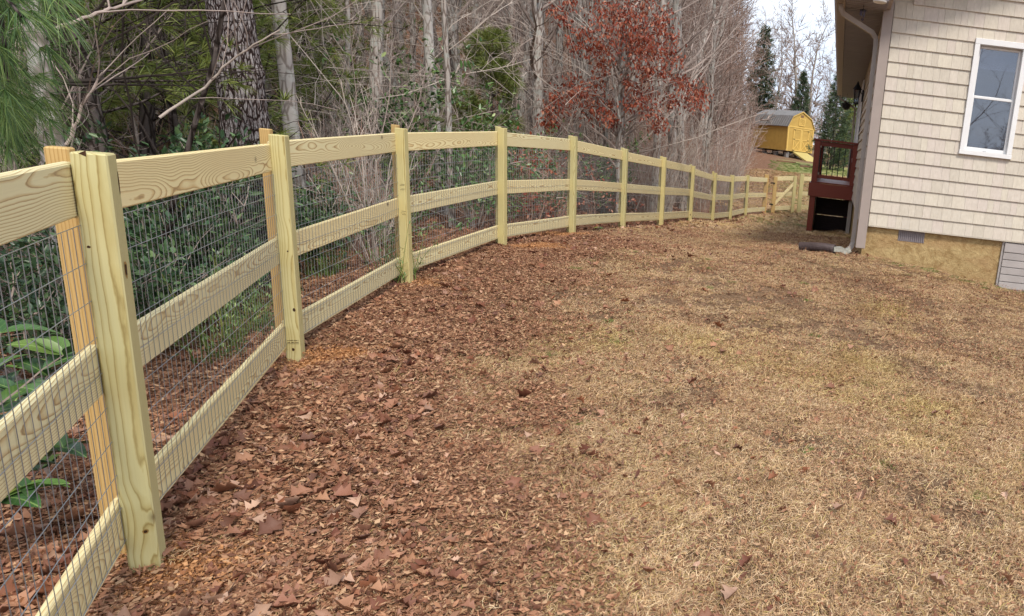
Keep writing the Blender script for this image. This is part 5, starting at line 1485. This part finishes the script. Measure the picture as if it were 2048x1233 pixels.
tg = MB(); g = np.random.default_rng(44); cnt = 0
while cnt < 2200:
    b = R(g.uniform(-58, -10.5)); D = g.uniform(8.5, 24); x, y = D*math.sin(b), D*math.cos(b)
    if float(fence_side([x], [y])[0]) > -0.9: continue
    p_ = px_of(x, y)
    if (740 < p_ < 1060 and D < 12.5) or (60 < p_ < 620 and D < 9.6): continue
    L = g.uniform(0.7, 3.0); P = path((x, y, g1(x, y)+g.uniform(0, 3.2)), (g.normal(0, .7), g.normal(0, .7), g.uniform(-.1, 1.1)), L, 6, 0.16, g, -0.03)
    tg.tube(P, np.linspace(g.uniform(.002, .0055), .0012, 7), 3); cnt += 1
o = tg.build('undergrowth_tangle', M['twig_pale']); tag(o, 'tangle of fine pale twigs and vines filling the woods behind the fence', None, None, 'stuff')

# --- trees against the sky at the right
SKYT = [bare_tree_meshes(700+i, H=15, r0=0.2, n1=34, n2=10, n3=6, lo=0.10, spread=0.40, mat_t='bark_grey', mat_c='twig', wander=0.07, tw=4.0) for i in range(3)]
for i, (px, D, s_, lab) in enumerate(((1578, 68, 1.0, 'tall bare tree with forked trunk right behind the yellow shed'), (1612, 76, 1.05, 'tall bare tree against the sky just right of the shed roof'), (1545, 84, 1.0, 'bare tree against the sky left of the shed peak'),
                                      (1650, 90, 0.8, 'shorter bare tree behind the broad cedar'), (1668, 72, 0.75, 'bare tree touching the far end of the eave'), (1520, 75, 0.95, 'bare tree rising from the end of the woods'), (1470, 60, 0.85, 'bare tree at the last bend of the woods'))):
    x, y = on_px(px, 300, D)
    put_tree('bare_tree', SKYT[i % 3], x, y, i*2.2, s_, lab, 'tree')
def conifer_meshes(seed, H=7, Rr=1.6, n=1500, mat='cedar', L=0.32, shape=0.8, dens=5):
    g = np.random.default_rng(seed); tr = MB(); lv = MB(); T = []
    tr.tube([(0, 0, -0.3), (0, 0, H*0.6), (0, 0, H*0.97)], [0.10*H/7, 0.05*H/7, 0.01], 7)
    nb_ = 150
    for k in range(nb_):
        t = (k+g.uniform(0, 1))/nb_; t = 0.03+0.97*t; a = k*2.4+g.normal(0, .3); z = H*t
        r = Rr*((1-t)**shape*g.uniform(0.55, 1.12)+0.02)
        br = np.array([(0, 0, z-0.12*r), (0.5*r*math.cos(a), 0.5*r*math.sin(a), z-0.05*r), (r*math.cos(a), r*math.sin(a), z+0.22*r)])
        tr.tube(br, [0.02, 0.012, 0.004], 3)
        for q in range(max(4, int(n/nb_*(0.4+1.2*(1-t))))):
            f = g.uniform(0.2, 1.0)**0.7; p = br[0]*(1-f)**2+2*br[1]*f*(1-f)+br[2]*f*f+g.normal(0, .06, 3)+np.array([0, 0, -.05*g.uniform()])
            d = unit(np.array([math.cos(a), math.sin(a), 0.5])+g.normal(0, .45, 3))
            for q2 in range(dens):
                dd = unit(d+g.normal(0, .5, 3)); s = unit(np.cross(dd, g.normal(0, 1, 3)))*L*g.uniform(.03, .08); l_ = L*g.uniform(.4, 1.0)
                pp = p+g.normal(0, .05, 3); tn = g.uniform(0, 1)
                lv.add([pp-s*.3, pp+s*.3, pp+dd*l_*.5+s, pp+dd*l_, pp+dd*l_*.5-s], [(0,1,2,3,4)]); T.extend([tn]*5)
    return tr.mesh('trunk', M['bark_dark'], True), lv.mesh('crown', M[mat], tint=T)
CON = [conifer_meshes(800, 7, 2.0, 2600), conifer_meshes(801, 8, 1.9, 2200, L=0.4), conifer_meshes(802, 6, 2.2, 1400, 'needle_olive', 0.4, 0.5)]
for (px, D, v, s_, lab) in ((1662, 46, 0, 0.88, 'broad dark green cedar behind the deck'), (1592, 66, 1, 0.95, 'narrow green cedar rising behind the yellow shed'), (1510, 74, 1, 1.5, 'tall dark conifer at the end of the woods left of the shed'),
                            (1700, 58, 2, 1.0, 'pale green pine showing between the cedar and the house wall'), (1690, 80, 0, 1.0, 'distant dark conifer half hidden by the house eave'), (1730, 70, 2, 1.2, 'distant pine hidden mostly by the house')):
    x, y = on_px(px, 320, D)
    put_tree('cedar_tree' if v < 2 else 'pine_tree', CON[v], x, y, px*0.37, s_, lab, 'tree')
# distant line of woods along the horizon
pts = []; 
for k in range(260):
    b = R(gt_.uniform(-6.8, 75)); D = gt_.uniform(95, 150); pts.append((D*math.sin(b), D*math.cos(b), 0))
for k in range(200):
    b = R(gt_.uniform(75, 298)); D = gt_.uniform(45, 80); pts.append((D*math.sin(b), D*math.cos(b), 0))
pts = np.array(pts); pts[:, 2] = gz(pts[:, 0], pts[:, 1]); n = len(pts)
scatter('distant_woods', pts, np.stack([np.zeros(n), np.zeros(n), gt_.uniform(0, 6.28, n)], 1), gt_.uniform(.7, 1.1, n), gt_.integers(0, 4, n), JT, 'bare grey woods along the horizon')
# bare trees on the camera's own side of the yard: the window reflects them
for i, (x, y) in enumerate(((4.3, -14.5), (6.6, -17), (8.0, -15))):
    put_tree('bare_tree', TREES[(0, 2, 3)[i]], x, y, i*1.4, 1.2, ['bare tree at the yard side, mirrored in the window', 'taller bare tree further off, mirrored in the window', 'thin bare tree, mirrored at the edge of the window'][i], 'tree')

# ------------------------------------------------------------------ ground cover
gg_ = np.random.default_rng(90)
def oak_leaf_mesh(seed, L=0.11):
    g = np.random.default_rng(seed)
    oval = seed % 2 == 1
    n = 7; curl = g.uniform(-2.6, 3.4); fold = g.uniform(0.3, 1.9); side = g.uniform(.45, 1.1); tw = g.uniform(-.6, .6)
    out = []
    for i in range(n):
        t = i/(n-1); lobe = 0.5+0.5*math.cos(i*math.pi) 
        w = L*0.40*math.sin(math.pi*(0.06+0.9*t))**0.8*(0.5+0.65*lobe)*g.uniform(.8, 1.15)
        if oval: w = L*0.24*math.sin(math.pi*(0.05+0.9*t))*g.uniform(.85, 1.15)
        if i == n-1: w = L*0.03
        if i == 0: w = L*0.02
        out.append((t*L, w))
    vs = []
    for (yy, w) in out:
        t = yy/L; z = 0.18*L*curl*(t-0.5)**2*2+0.01
        a = tw*t
        for sx in (-1, 0, 1):
            zz = z+abs(sx)*w*fold*0.6; vs.append((sx*w*math.cos(a)*(1 if sx < 0 else side), yy-L/2+abs(sx)*L*.05*g.uniform(-.6, 1.6), zz+sx*w*math.sin(a)*.6+L*g.normal(0, .035)))
    fs = []
    for i in range(n-1):
        for j in range(2): a = i*3+j; fs.append((a, a+1, a+4, a+3))
    b = MB(); b.add(vs, fs)
    return b.mesh('oak_leaf', M['dry_leaf'], True, np.full(len(vs), g.uniform(0, 1)))
OL = [oak_leaf_mesh(900+i, L) for i, L in enumerate((0.042, 0.034, 0.055, 0.028, 0.038, 0.048, 0.024, 0.034, 0.070, 0.030))]
def crumb_patch(seed, n, rad, mat, smin, smax, thick=0.3):
    g = np.random.default_rng(seed); b = MB(); T = []
    for k in range(n):
        r = rad*math.sqrt(g.uniform()); a = g.uniform(0, 6.28); c = np.array([r*math.cos(a), r*math.sin(a), g.uniform(0.0, 0.014)])
        s = g.uniform(smin, smax); d = unit(g.normal(0, 1, 3)*np.array([1, 1, .35])); w = unit(np.cross(d, g.normal(0, 1, 3)*np.array([.4, .4, 1])))*s*g.uniform(thick*.5, thick*1.4)
        b.add([c-d*s*.5, c+w*.5, c+d*s*.5+np.array([0, 0, .003]), c-w*.5], [(0,1,2,3)]); T.extend([g.uniform(0, 1)]*4)
    return b.mesh('crumb', M[mat], tint=T)
CR = [crumb_patch(920+i, 420, 0.17, 'chip', 0.007, 0.030, 0.42) for i in range(5)]
CRS = [crumb_patch(930+i, 40, 0.24, 'chip', 0.007, 0.028, 0.45) for i in range(4)]
SOIL = [crumb_patch(940+i, 300, 0.12, 'soil_crumb', 0.004, 0.014, 0.9) for i in range(3)]
def grass_patch(seed, n, rad, mat, lmin, lmax, hgt, w=0.0030, lie=0.8, curlv=0.5):
    g = np.random.default_rng(seed); b = MB(); T = []
    ncl = max(4, n//18); cl = [(rad*math.sqrt(g.uniform()), g.uniform(0, 6.28), g.uniform(0, 6.28)) for _ in range(ncl)]
    for k in range(n):
        r, a, base = cl[g.integers(0, ncl)]
        c = np.array([r*math.cos(a), r*math.sin(a), -0.002])+np.array([*g.normal(0, .018, 2), 0])
        L = g.uniform(lmin, lmax); az = g.uniform(0, 6.28); el = (g.uniform(0.05, 0.7) if g.uniform() < lie else g.uniform(.7, 1.3))
        pts_ = [c]; n_ = 4
        for s in range(n_):
            dr = np.array([math.cos(az)*math.cos(el), math.sin(az)*math.cos(el), math.sin(el)*hgt]); pts_.append(pts_[-1]+dr*L/n_)
            el -= g.uniform(0.1, 0.65); az += g.normal(0, curlv)
            if pts_[-1][2] < 0.001: pts_[-1][2] = 0.001+g.uniform(0, .004)
        sd = np.array([-math.sin(az), math.cos(az), 0.35])*w*.5
        vs = []
        for i, p in enumerate(pts_):
            f = 1-0.8*(i/n_)**2; vs += [p-sd*f, p+sd*f]
        b.add(vs, [(2*i, 2*i+1, 2*i+3, 2*i+2) for i in range(n_)]); T.extend([g.uniform(0, 1)]*len(vs))
    return b.mesh('grass_blade', M[mat], tint=T)
GP = [grass_patch(960+i, 330, 0.16, 'straw', 0.012, 0.05, 0.9, 0.0024, 0.7, 0.4) for i in range(6)]
GPL = [grass_patch(955+i, 120, 0.10, 'straw', 0.04, 0.10, 0.9, 0.0026, 0.7, 0.4) for i in range(3)]
PS = [grass_patch(950+i, 170, 0.17, 'chip', 0.03, 0.09, 0.5, 0.0020, 0.95, 0.12) for i in range(4)]
GPF = [grass_patch(970+i, 200, 0.2, 'straw', 0.05, 0.13, 0.7, 0.006) for i in range(3)]
GG = [grass_patch(980+i, 160, 0.10, 'green_blade', 0.03, 0.08, 1.0, 0.0035, .4) for i in range(3)]
MS = [grass_patch(990+i, 420, 0.085, 'moss', 0.008, 0.03, 1.0, 0.004, .4, .8) for i in range(3)]
STALK = [grass_patch(995+i, 12, 0.16, 'straw', 0.06, 0.16, .6, 0.0022, .8, .2) for i in range(3)]

HX = 0.15
def in_house(x, y): return (x > HX+0.02) & (y > 8.62)
def pool(n, brg0, brg1, d0, d1, seed):
    g = np.random.default_rng(seed); u = g.uniform(size=n); D = np.sqrt(d0*d0+(d1*d1-d0*d0)*u); b = np.radians(g.uniform(brg0, brg1, n))
    return D*np.sin(b), D*np.cos(b), D, g
def emit(name, x, y, zoff, scl, nsrc, srcs_, label, g, tilt=0.1, flat=False):
    n = len(x); z = gz(x, y)+zoff
    rots = np.stack([g.normal(0, tilt, n), g.normal(0, tilt, n), g.uniform(0, 6.283, n)], 1)
    return scatter(name, np.stack([x, y, z], 1), rots, scl, g.integers(0, nsrc, n), srcs_, label)
# fallen leaves
X = []; Y = []
for (n, b0, b1, d0, d1, sd) in ((42000, -62, 20, 1.2, 4.5, 1), (60000, -60, 20, 4.5, 9, 2), (40000, -52, 14, 9, 20, 3), (16000, -50, -5, 20, 40, 4)):
    x, y, D, g_ = pool(n, b0, b1, d0, d1, sd)
    s = fence_side(x, y); la = leaf_amt(x, y)
    keep = g_.uniform(size=n) < np.where(s < 0, np.where(s > -6, 1.0, .5), la*0.9+0.008*np.exp(-s/3)+0.003)
    keep &= ~((dirt_amt(x, y) > 0.3) & (g_.uniform(size=n) < .93)) & ~in_house(x, y)
    X.append(x[keep]); Y.append(y[keep])
X = np.concatenate(X); Y = np.concatenate(Y); n = len(X)
emit('leaf_litter', X, Y, gg_.uniform(0.0, 0.03, n), gg_.uniform(0.6, 1.15, n)*np.where(np.hypot(X, Y) > 15, 1.5, 1.0), len(OL), OL, 'brown oak leaves covering the ground along and behind the fence', gg_, 0.5)
print('leaves', n)
# crumbled leaves and needles
x, y, D, g_ = pool(9000, -62, 22, 1.1, 9, 5)
la = litter_amt(x, y); keep = (g_.uniform(size=len(x)) < la**1.2) & (dirt_amt(x, y) < .35) & ~in_house(x, y)
x, y = x[keep], y[keep]; n = len(x)
emit('leaf_crumbs', x, y, gg_.uniform(0.0, .02, n), gg_.uniform(.8, 1.3, n), len(CR), CR, 'crumbled leaf bits and pine straw between the leaves', gg_, 0.03)
x, y, D, g_ = pool(12000, -45, 40, 1.1, 13, 25); keep = (fence_side(x, y) > 0.6) & ~in_house(x, y) & (g_.uniform(size=len(x)) < .55+.3*vnoise(x, y, 1.1, 5)); x, y = x[keep], y[keep]; n = len(x)
emit('lawn_crumbs', x, y, gg_.uniform(0.002, .014, n), gg_.uniform(.8, 1.3, n), len(CRS), CRS, 'small broken leaf bits scattered through the dead lawn', gg_, 0.03)
# dead lawn
X = []; Y = []
for (n, d0, d1, sd) in ((6600, 1.1, 5, 6), (12500, 5, 13, 7)):
    x, y, D, g_ = pool(n, -52, 62, d0, d1, sd)
    la = litter_amt(x, y); s = fence_side(x, y)
    keep = (s > 0.05) & (g_.uniform(size=n) < (0.95-la*0.6)*np.clip(1.0-0.8*(vnoise(x, y, 2.3, 11)*.5+vnoise(x, y, 5.1, 12)*.5 > .18), 0, 1)) & (dirt_amt(x, y) < .4) & ~in_house(x, y)
    X.append(x[keep]); Y.append(y[keep])
X = np.concatenate(X); Y = np.concatenate(Y); n = len(X)
emit('dead_grass', X, Y, 0.0, gg_.uniform(.75, 1.2, n), len(GP), GP, 'short straw coloured dead grass of the yard', gg_, 0.04)
print('grass', n)
x, y, D, g_ = pool(7000, -14, 6, 13, 40, 8)
keep = (fence_side(x, y) > 0.05) & ~in_house(x, y) | ((y > 23) & (x > -6))
keep &= ~in_house(x, y); x, y = x[keep], y[keep]; n = len(x)
emit('far_grass', x, y, 0.0, gg_.uniform(.9, 1.4, n), len(GPF), GPF, 'thin faded grass toward the gate and the slope', gg_, 0.04)
# green grass: toward the gate, at the house foot, single tufts
x, y, D, g_ = pool(2600, -12, 2, 13, 50, 9)
keep = (g_.uniform(size=len(x)) < green_amt(x, y)*0.75) & ~in_house(x, y); x, y = x[keep], y[keep]
xa, ya, Da, ga_ = pool(90, -35, 24, 1.7, 9, 12); k2 = (fence_side(xa, ya) > .4) & ~in_house(xa, ya); xa, ya = xa[k2], ya[k2]
xb = gg_.uniform(0.3, 2.4, 60); yb = 8.56-gg_.uniform(0.0, .22, 60)+xb*0.024
xx = np.concatenate([x, xb]); yy = np.concatenate([y, yb]); n = len(xx)
emit('green_grass', xx, yy, 0.0, np.where(yy > 10, 1.3, .6)*gg_.uniform(.7, 1.1, n), 3, GG, 'sparse green grass near the gate and along the foundation', gg_)
n = len(xa)
emit('clover', xa, ya, 0.0, gg_.uniform(.35, .6, n), 3, GG, 'small green weeds scattered in the dead lawn', gg_)
mo = [(800, 615, 0.5), (1490, 1055, 0.6), (1440, 712, .6), (1250, 632, .7), (1370, 630, .7), (1105, 765, .5), (1010, 790, .4), (1590, 1175, .45), (1560, 490, 1.2), (1570, 483, 1.1), (1400, 480, 1.0), (1430, 475, 1), (1380, 486, 1), (1265, 630, .6), (1920, 680, .8), (1900, 690, .7), (1455, 868, .4), (1375, 935, .35), (1290, 910, .3), (985, 1015, .3), (1610, 1080, .4), (1230, 1085, .4), (1690, 735, .5), (815, 570, .5), (795, 575, .4), (1560, 880, .35), (1340, 870, .35)]
P = []
for (px, py, s_) in mo:
    d = ray((px, py)); t = 1.0
    for it in range(12):                       # walk the sight line down to the ground
        q = np.array([0, 0, CAMZ])+d*t; t *= (CAMZ-g1(q[0], q[1]))/max(1e-6, CAMZ-q[2])
    q = np.array([0, 0, CAMZ])+d*t
    for k in range(9): P.append((q[0]+gg_.normal(0, .09*s_*1.3), q[1]+gg_.normal(0, .12*s_*1.5), s_*gg_.uniform(1.0, 2.0)))
P = np.array(P)
emit('moss', P[:, 0], P[:, 1], 0.022, P[:, 2], 3, MS, 'yellow green moss patches in the dead lawn', gg_, 0.05)
# loose soil at the foot of the posts
x, y, D, g_ = pool(9000, -58, -18, 1.6, 11, 13)
da = dirt_amt(x, y); keep = g_.uniform(size=len(x)) < np.where(da > .25, da, 0); x, y = x[keep], y[keep]; n = len(x)
emit('loose_soil', x, y, 0.001, gg_.uniform(.6, 1.2, n), 3, SOIL, 'loose orange clay dug up around the fence posts', gg_, 0.06)
x, y, D, g_ = pool(420, -50, 28, 1.4, 8, 21); keep = (fence_side(x, y) > 0.8) & ~in_house(x, y) & (g_.uniform(size=len(x)) < .3+.5*(vnoise(x, y, 1.6, 8) > .1)); x, y = x[keep], y[keep]; n = len(x)
emit('long_grass', x, y, 0.0, gg_.uniform(.6, 1.1, n), 3, GPL, 'longer bleached grass tussocks in the dead lawn', gg_, 0.05)
x, y, D, g_ = pool(3800, -60, 24, 1.1, 10, 22); la = litter_amt(x, y); keep = (g_.uniform(size=len(x)) < la) & (dirt_amt(x, y) < .4); x, y = x[keep], y[keep]; n = len(x)
emit('pine_straw', x, y, 0.008, gg_.uniform(.7, 1.2, n), 4, PS, 'brown pine straw lying over the leaves beside the fence', gg_, 0.05)
# straw stalks and pine needles over everything
x, y, D, g_ = pool(900, -50, 26, 1.1, 9, 14); keep = (fence_side(x, y) > 0.1) & ~in_house(x, y) & (g_.uniform(size=len(x)) < .6); x, y = x[keep], y[keep]; n = len(x)
emit('loose_straw', x, y, 0.003, gg_.uniform(.5, 1.0, n), 3, STALK, 'loose straw stalks and pine needles lying on the yard', gg_, 0.1)
# twigs
tw = MB()
xs, ys, D, g_ = pool(90, -48, 24, 1.4, 9, 15)
for a, b in zip(xs, ys):
    if not in_house(np.array(a), np.array(b)) and fence_side([a], [b])[0] > 0.1:
        L = g_.uniform(.04, .16); B = path((a, b, g1(a, b)+0.018), (math.cos(a*99), math.sin(a*99), 0.02), L, 4, .12, g_, 0)
        B[:, 2] = gz(B[:, 0], B[:, 1])+g_.uniform(.012, .03); tw.tube(B, np.linspace(.0025, .001, 5), 4)
o = tw.build('twig_litter', M['timber']); tag(o, 'small fallen twigs strewn over the yard', None, None, 'stuff')

# ------------------------------------------------------------------ single things on the lawn
def on_ground(px, py):
    d = ray((px, py)); t = 1.0
    for it in range(14):
        q = np.array([0, 0, CAMZ])+d*t; t *= (CAMZ-g1(q[0], q[1]))/max(1e-6, CAMZ-q[2])
    q = np.array([0, 0, CAMZ])+d*t; return float(q[0]), float(q[1])
def lobed_leaf(seed, L, curl=0.6):
    g = np.random.default_rng(seed); n = 13; vs = []; fs = []
    for i in range(n):
        t = i/(n-1); lob = abs(math.sin(t*math.pi*3.5)); w = L*0.36*math.sin(math.pi*(.05+.9*t))**.7*(.35+.75*lob)
        if i in (0, n-1): w = L*.012
        z = L*curl*0.35*(t-.45)**2
        for sx in (-1, -.5, 0, .5, 1):
            vs.append((sx*w, (t-.5)*L+abs(sx)*L*.06, z+abs(sx)**2*w*curl*(1.1 if sx < 0 else .6)+.004))
    for i in range(n-1):
        for j in range(4): a = i*5+j; fs.append((a, a+1, a+6, a+5))
    b = MB(); b.add(vs, fs); return b, len(vs)
for i, (px, py, L, c, lab) in enumerate((
    (1240, 805, .09, (0.45, 0.05, 0.025), 'bright red leaf alone in the middle of the dead lawn'), (1295, 840, .10, (0.52, 0.21, 0.13), 'pinkish leaf just below the bright red one'),
    (1475, 935, .08, (0.42, 0.06, 0.03), 'small deep red leaf right of centre on the lawn'), (928, 990, .14, (0.48, 0.22, 0.12), 'large curled tan oak leaf between the lawn and the leaf litter'),
    (765, 1005, .12, (0.40, 0.13, 0.06), 'curled rust leaf lying left of the large tan one'), (555, 925, .15, (0.36, 0.12, 0.05), 'big rust oak leaf in the litter right of the nearest post'),
    (570, 995, .13, (0.45, 0.32, 0.13), 'yellowish leaf in the litter in front of the big rust one'), (680, 1110, .10, (0.55, 0.42, 0.28), 'pale cream leaf at the edge of the litter'),
    (1765, 1185, .13, (0.36, 0.12, 0.06), 'rust leaf standing on edge near the bottom right'), (1675, 1170, .10, (0.48, 0.24, 0.13), 'tan leaf on the lawn left of the standing rust leaf'),
    (1885, 1000, .11, (0.58, 0.45, 0.30), 'pale flat leaf on the lawn at the right'), (1370, 1020, .10, (0.46, 0.24, 0.14), 'pinkish tan leaf in the lower middle of the lawn'),
    (1630, 1215, .11, (0.42, 0.17, 0.08), 'brown leaf at the very bottom edge of the lawn'), (1975, 1025, .10, (0.45, 0.22, 0.12), 'tan leaf close to the right edge'),
    (1910, 605, .16, (0.35, 0.11, 0.06), 'rust leaf cluster on the lawn below the access panel'), (1650, 636, .16, (0.30, 0.09, 0.05), 'dark rust leaf cluster in the upper lawn'), (1745, 640, .16, (0.32, 0.10, 0.055), 'second dark rust cluster right of the first in the upper lawn'),
    (395, 1103, .055, (0.36, 0.50, 0.16), 'small light green leaf on the orange soil by the nearest post'), (248, 1222, .075, (0.38, 0.50, 0.15), 'yellow green leaf at the bottom edge near the fence'))):
    x, y = on_ground(px, py); b, nv = lobed_leaf(1000+i, L, 0.9 if i != 10 else .3) if i < 17 else (None, 0)
    m_ = plain('leaf_colour', c, 0.55, 0.35, 0, .25, 40)
    Mx = Matrix.Translation((x, y, g1(x, y)+0.036)) @ Matrix.Rotation(i*1.9, 4, 'Z') @ Matrix.Rotation(0.25*math.sin(i*3), 4, 'X') @ Matrix.Rotation(0.2*math.cos(i*5), 4, 'Y')
    if i == 8: Mx = Mx @ Matrix.Rotation(1.0, 4, 'X')
    if b is None:
        me_ = LEAFM[0].copy(); me_.materials.clear(); me_.materials.append(m_); o = link('fallen_leaf', me_, None, Mx @ Matrix.Scale(L*1.2, 4))
    else: o = b.build('fallen_leaf', m_, None, Mx, True)
    tag(o, lab, 'leaf')
# green tuft and dry weeds by the house corner and the deck
def weed(name, px, py, label, n, L, mat, spread=.5, col_t=.3, cat='weed', w=0.004):
    x, y = on_ground(px, py); g = np.random.default_rng(int(px)); b = MB(); T = []
    for k in range(n):
        a = g.uniform(0, 6.28); B = path((g.normal(0, .02), g.normal(0, .02), -.01), (spread*math.cos(a)*g.uniform(.2, 1), spread*math.sin(a)*g.uniform(.2, 1), 1), L*g.uniform(.6, 1.1), 6, .08, g, -0.06*spread)
        sd = np.array([-math.sin(a), math.cos(a), 0])*w*.5; vs = []
        for i, p in enumerate(B): f = 1-.9*(i/6)**1.5; vs += [p-sd*f, p+sd*f]
        b.add(vs, [(2*i, 2*i+1, 2*i+3, 2*i+2) for i in range(6)]); T.extend([g.uniform(0, 1)]*len(vs))
    o = b.build(name, M[mat], None, Matrix.Translation((x, y, g1(x, y))), tint=T); tag(o, label, cat); return o
weed('grass_tuft', 1742, 520, 'tuft of green grass against the foundation by the house corner', 70, .19, 'green_blade', .75, cat='grass tuft', w=.007)
weed('dry_weed', 1628, 470, 'tall dry weed stalk in front of the deck post', 5, .75, 'straw', .18, w=.009)
weed('dry_weed', 1695, 480, 'dry weed stalks leaning between the deck and the downspout', 7, .55, 'straw', .45, w=.008)
weed('dry_weed', 1660, 462, 'thin dry weed clump under the dark opening of the deck', 14, .35, 'straw', .5, w=.006)
weed('dry_weed', 1905, 560, 'few dry stalks standing against the stucco foundation', 4, .35, 'straw', .2, w=.004)
weed('dry_weed', 535, 800, 'dry grass clump against the bottom rail left of the second post', 22, .16, 'straw', .8, w=.005)
weed('dry_weed', 760, 745, 'single dry stalks standing in the litter right of the second post', 3, .30, 'straw', .3, w=.004)
